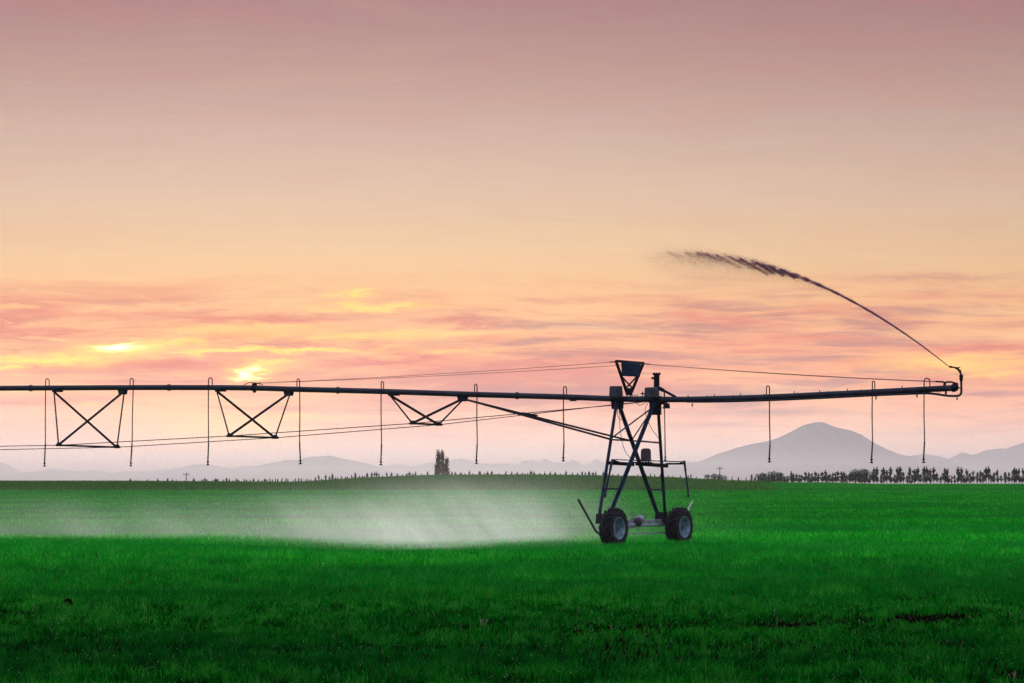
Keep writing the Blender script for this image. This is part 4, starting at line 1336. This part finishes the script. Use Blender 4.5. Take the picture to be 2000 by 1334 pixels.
def build_grass():
    r = np.random.default_rng(5)
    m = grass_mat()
    parts = []
    # near rows with bent blades, then single blades, thinning with distance
    for (y0, y1, dens, hh, ww, segs) in (
            (23, 46, lambda y: 520 * (30 / y) ** 0.5, 0.105, 0.0115, 2),
            (46, 84, lambda y: 480 * (46 / y) ** 1.6, 0.135, 0.0120, 1),
            (84, 640, lambda y: 165 * (84 / y) ** 2, 0.15, 0.020, 1)):
        x, y = scatter(y0, y1, dens, r)
        tm = track_mask(x, y)
        clump = 0.55 * value_noise(x, y * 0.6, 0.45, 1) + 0.45 * value_noise(x, y * 0.6, 1.7, 2)
        bare = smooth(0.62, 0.78, 0.6 * value_noise(x, y * 0.45, 1.1, 31) + 0.4 * value_noise(x, y * 0.45, 0.4, 32)) * (1 - smooth(46, 62, y)) * 0.6
        tm = np.maximum(tm, bare)
        keep = (r.uniform(0, 1, len(x)) > tm * 0.97) & ((y < 405) | (r.uniform(0, 1, len(x)) < smooth(0.050, 0.088, x / y))) & (r.uniform(0, 1, len(x)) < 0.55 + 0.9 * clump)
        x, y = x[keep], y[keep]; clump = clump[keep]; tm = tm[keep]
        h = hh * r.uniform(0.55, 1.25, len(x)) * (0.70 + 0.6 * clump) * (1 - 0.5 * tm)
        w = ww * r.uniform(0.6, 1.3, len(x)) * np.where(y > 84, np.sqrt(y / 84) * 1.2, 1.0)
        tuft = np.zeros_like(x)
        for k, (ya, yb, sz_) in enumerate(((0, 46, 0.10), (46, 84, 0.16), (84, 150, 0.30), (150, 260, 0.6), (260, 900, 1.2))):
            q = (y >= ya) & (y < yb)
            tuft[q] = 0.6 * value_noise(x[q], y[q] * 0.4, sz_, 11 + k) + 0.4 * value_noise(x[q], y[q] * 0.4, sz_ * 2.7, 21 + k)
        parts.append(blades(x, y, h * (0.55 + 0.9 * tuft), w, r, segs, tuft))
    for i, (V, T, Qd, rnd) in enumerate(parts):
        me = np_mesh('grass', V, tris=T, quads=Qd, attrs={'rnd': rnd})
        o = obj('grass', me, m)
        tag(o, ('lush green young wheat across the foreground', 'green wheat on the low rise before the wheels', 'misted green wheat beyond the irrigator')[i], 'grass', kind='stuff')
    # drops of water caught on the blades
    x, y = scatter(24, 84, lambda y: 7.0 * (30 / y) ** 0.5, r)
    pz = ground_z(x, y) + r.uniform(0.06, 0.15, len(x))
    V, T = shards(np.stack([x, y, pz], -1), r.uniform(0.0018, 0.0046, len(x)), r)
    me = np_mesh('dew_drops', V, tris=T)
    dm = mat_simple('dew', (0.62, 0.85, 0.70), 0.15, 0.0, 0.6, 0.05)
    tag(obj('dew_drops', me, dm), 'tiny bright drops of water on the wheat blades', 'dew', kind='stuff')
    # taller, duller crop on the rise behind
    x, y = scatter(405, 640, lambda y: 5.0 + 0 * y, r, 1.25)
    kp = r.uniform(0, 1, len(x)) > smooth(0.050, 0.088, x / y)
    x, y = x[kp], y[kp]
    V, T, Qd, rnd = blades(x, y, r.uniform(0.25, 0.6, len(x)), r.uniform(0.10, 0.22, len(x)), r, 1)
    me = np_mesh('crop', V, tris=T, attrs={'rnd': rnd})
    o = obj('crop', me, leaf_mat('crop_leaves', (0.014, 0.110, 0.016), (0.100, 0.250, 0.045), 0.45))
    tag(o, 'darker brownish green crop on the rise below the skyline', 'crop', kind='stuff')
build_grass()

# ------------------------------------------------------------------ small things in the wheat
def soil_clod(u_, v_, size, label):
    dist = F * 1.68 / (v_ - HZ)
    x = (u_ - 1000) * dist / F
    z = float(ground_z(np.array([x]), np.array([dist]))[0])
    r = random.Random(int(u_))
    mb = MB()
    mb.ball((0, 0, size * 0.5), size, 10, 7, 0.8)
    mb.V = [v * (1 + r.uniform(-0.22, 0.22)) for v in mb.V]
    e = mb.build('soil_clod', M['soil'], None)
    e.location = (x, dist, z + 0.03)
    tag(e, label, 'clod')
soil_clod(133, 1187, 0.07, 'small dark clod of soil in the wheat at lower left')

def straw_tuft(u_, v_, n, hgt, label):
    dist = F * 1.68 / (v_ - HZ)
    x = (u_ - 1000) * dist / F
    z = float(ground_z(np.array([x]), np.array([dist]))[0])
    r = random.Random(int(u_ + v_))
    mb = MB()
    for k in range(n):
        a = r.uniform(0, 6.28); b_ = r.uniform(0.0, 0.05); l = r.uniform(.2, .8) * hgt
        p = Vector((math.cos(a) * b_, math.sin(a) * b_, 0))
        q = p + Vector((math.cos(a) * l * .7, math.sin(a) * l * .3, hgt * r.uniform(.6, 1)))
        mb.tube([p, p.lerp(q, .5) + ZV * 0.02, q], [0.004, 0.004, 0.002], 4)
    e = mb.build('straw_tuft', M['straw'], None)
    e.location = (x, dist, z)
    tag(e, label, 'straw', 'dry straws in the wheat')
straw_tuft(943, 1222, 7, 0.11, 'pale dry straw tuft in the wheat at centre front')
straw_tuft(929, 1250, 1, 0.12, 'single pale straw just below the dry tuft at centre front')
straw_tuft(1815, 1296, 2, 0.10, 'few pale straws in the wheat at lower right')
straw_tuft(1848, 1316, 3, 0.09, 'pale straws near the bottom edge, second clump from the corner')
straw_tuft(1985, 1328, 4, 0.10, 'pale straws in the bottom right corner')
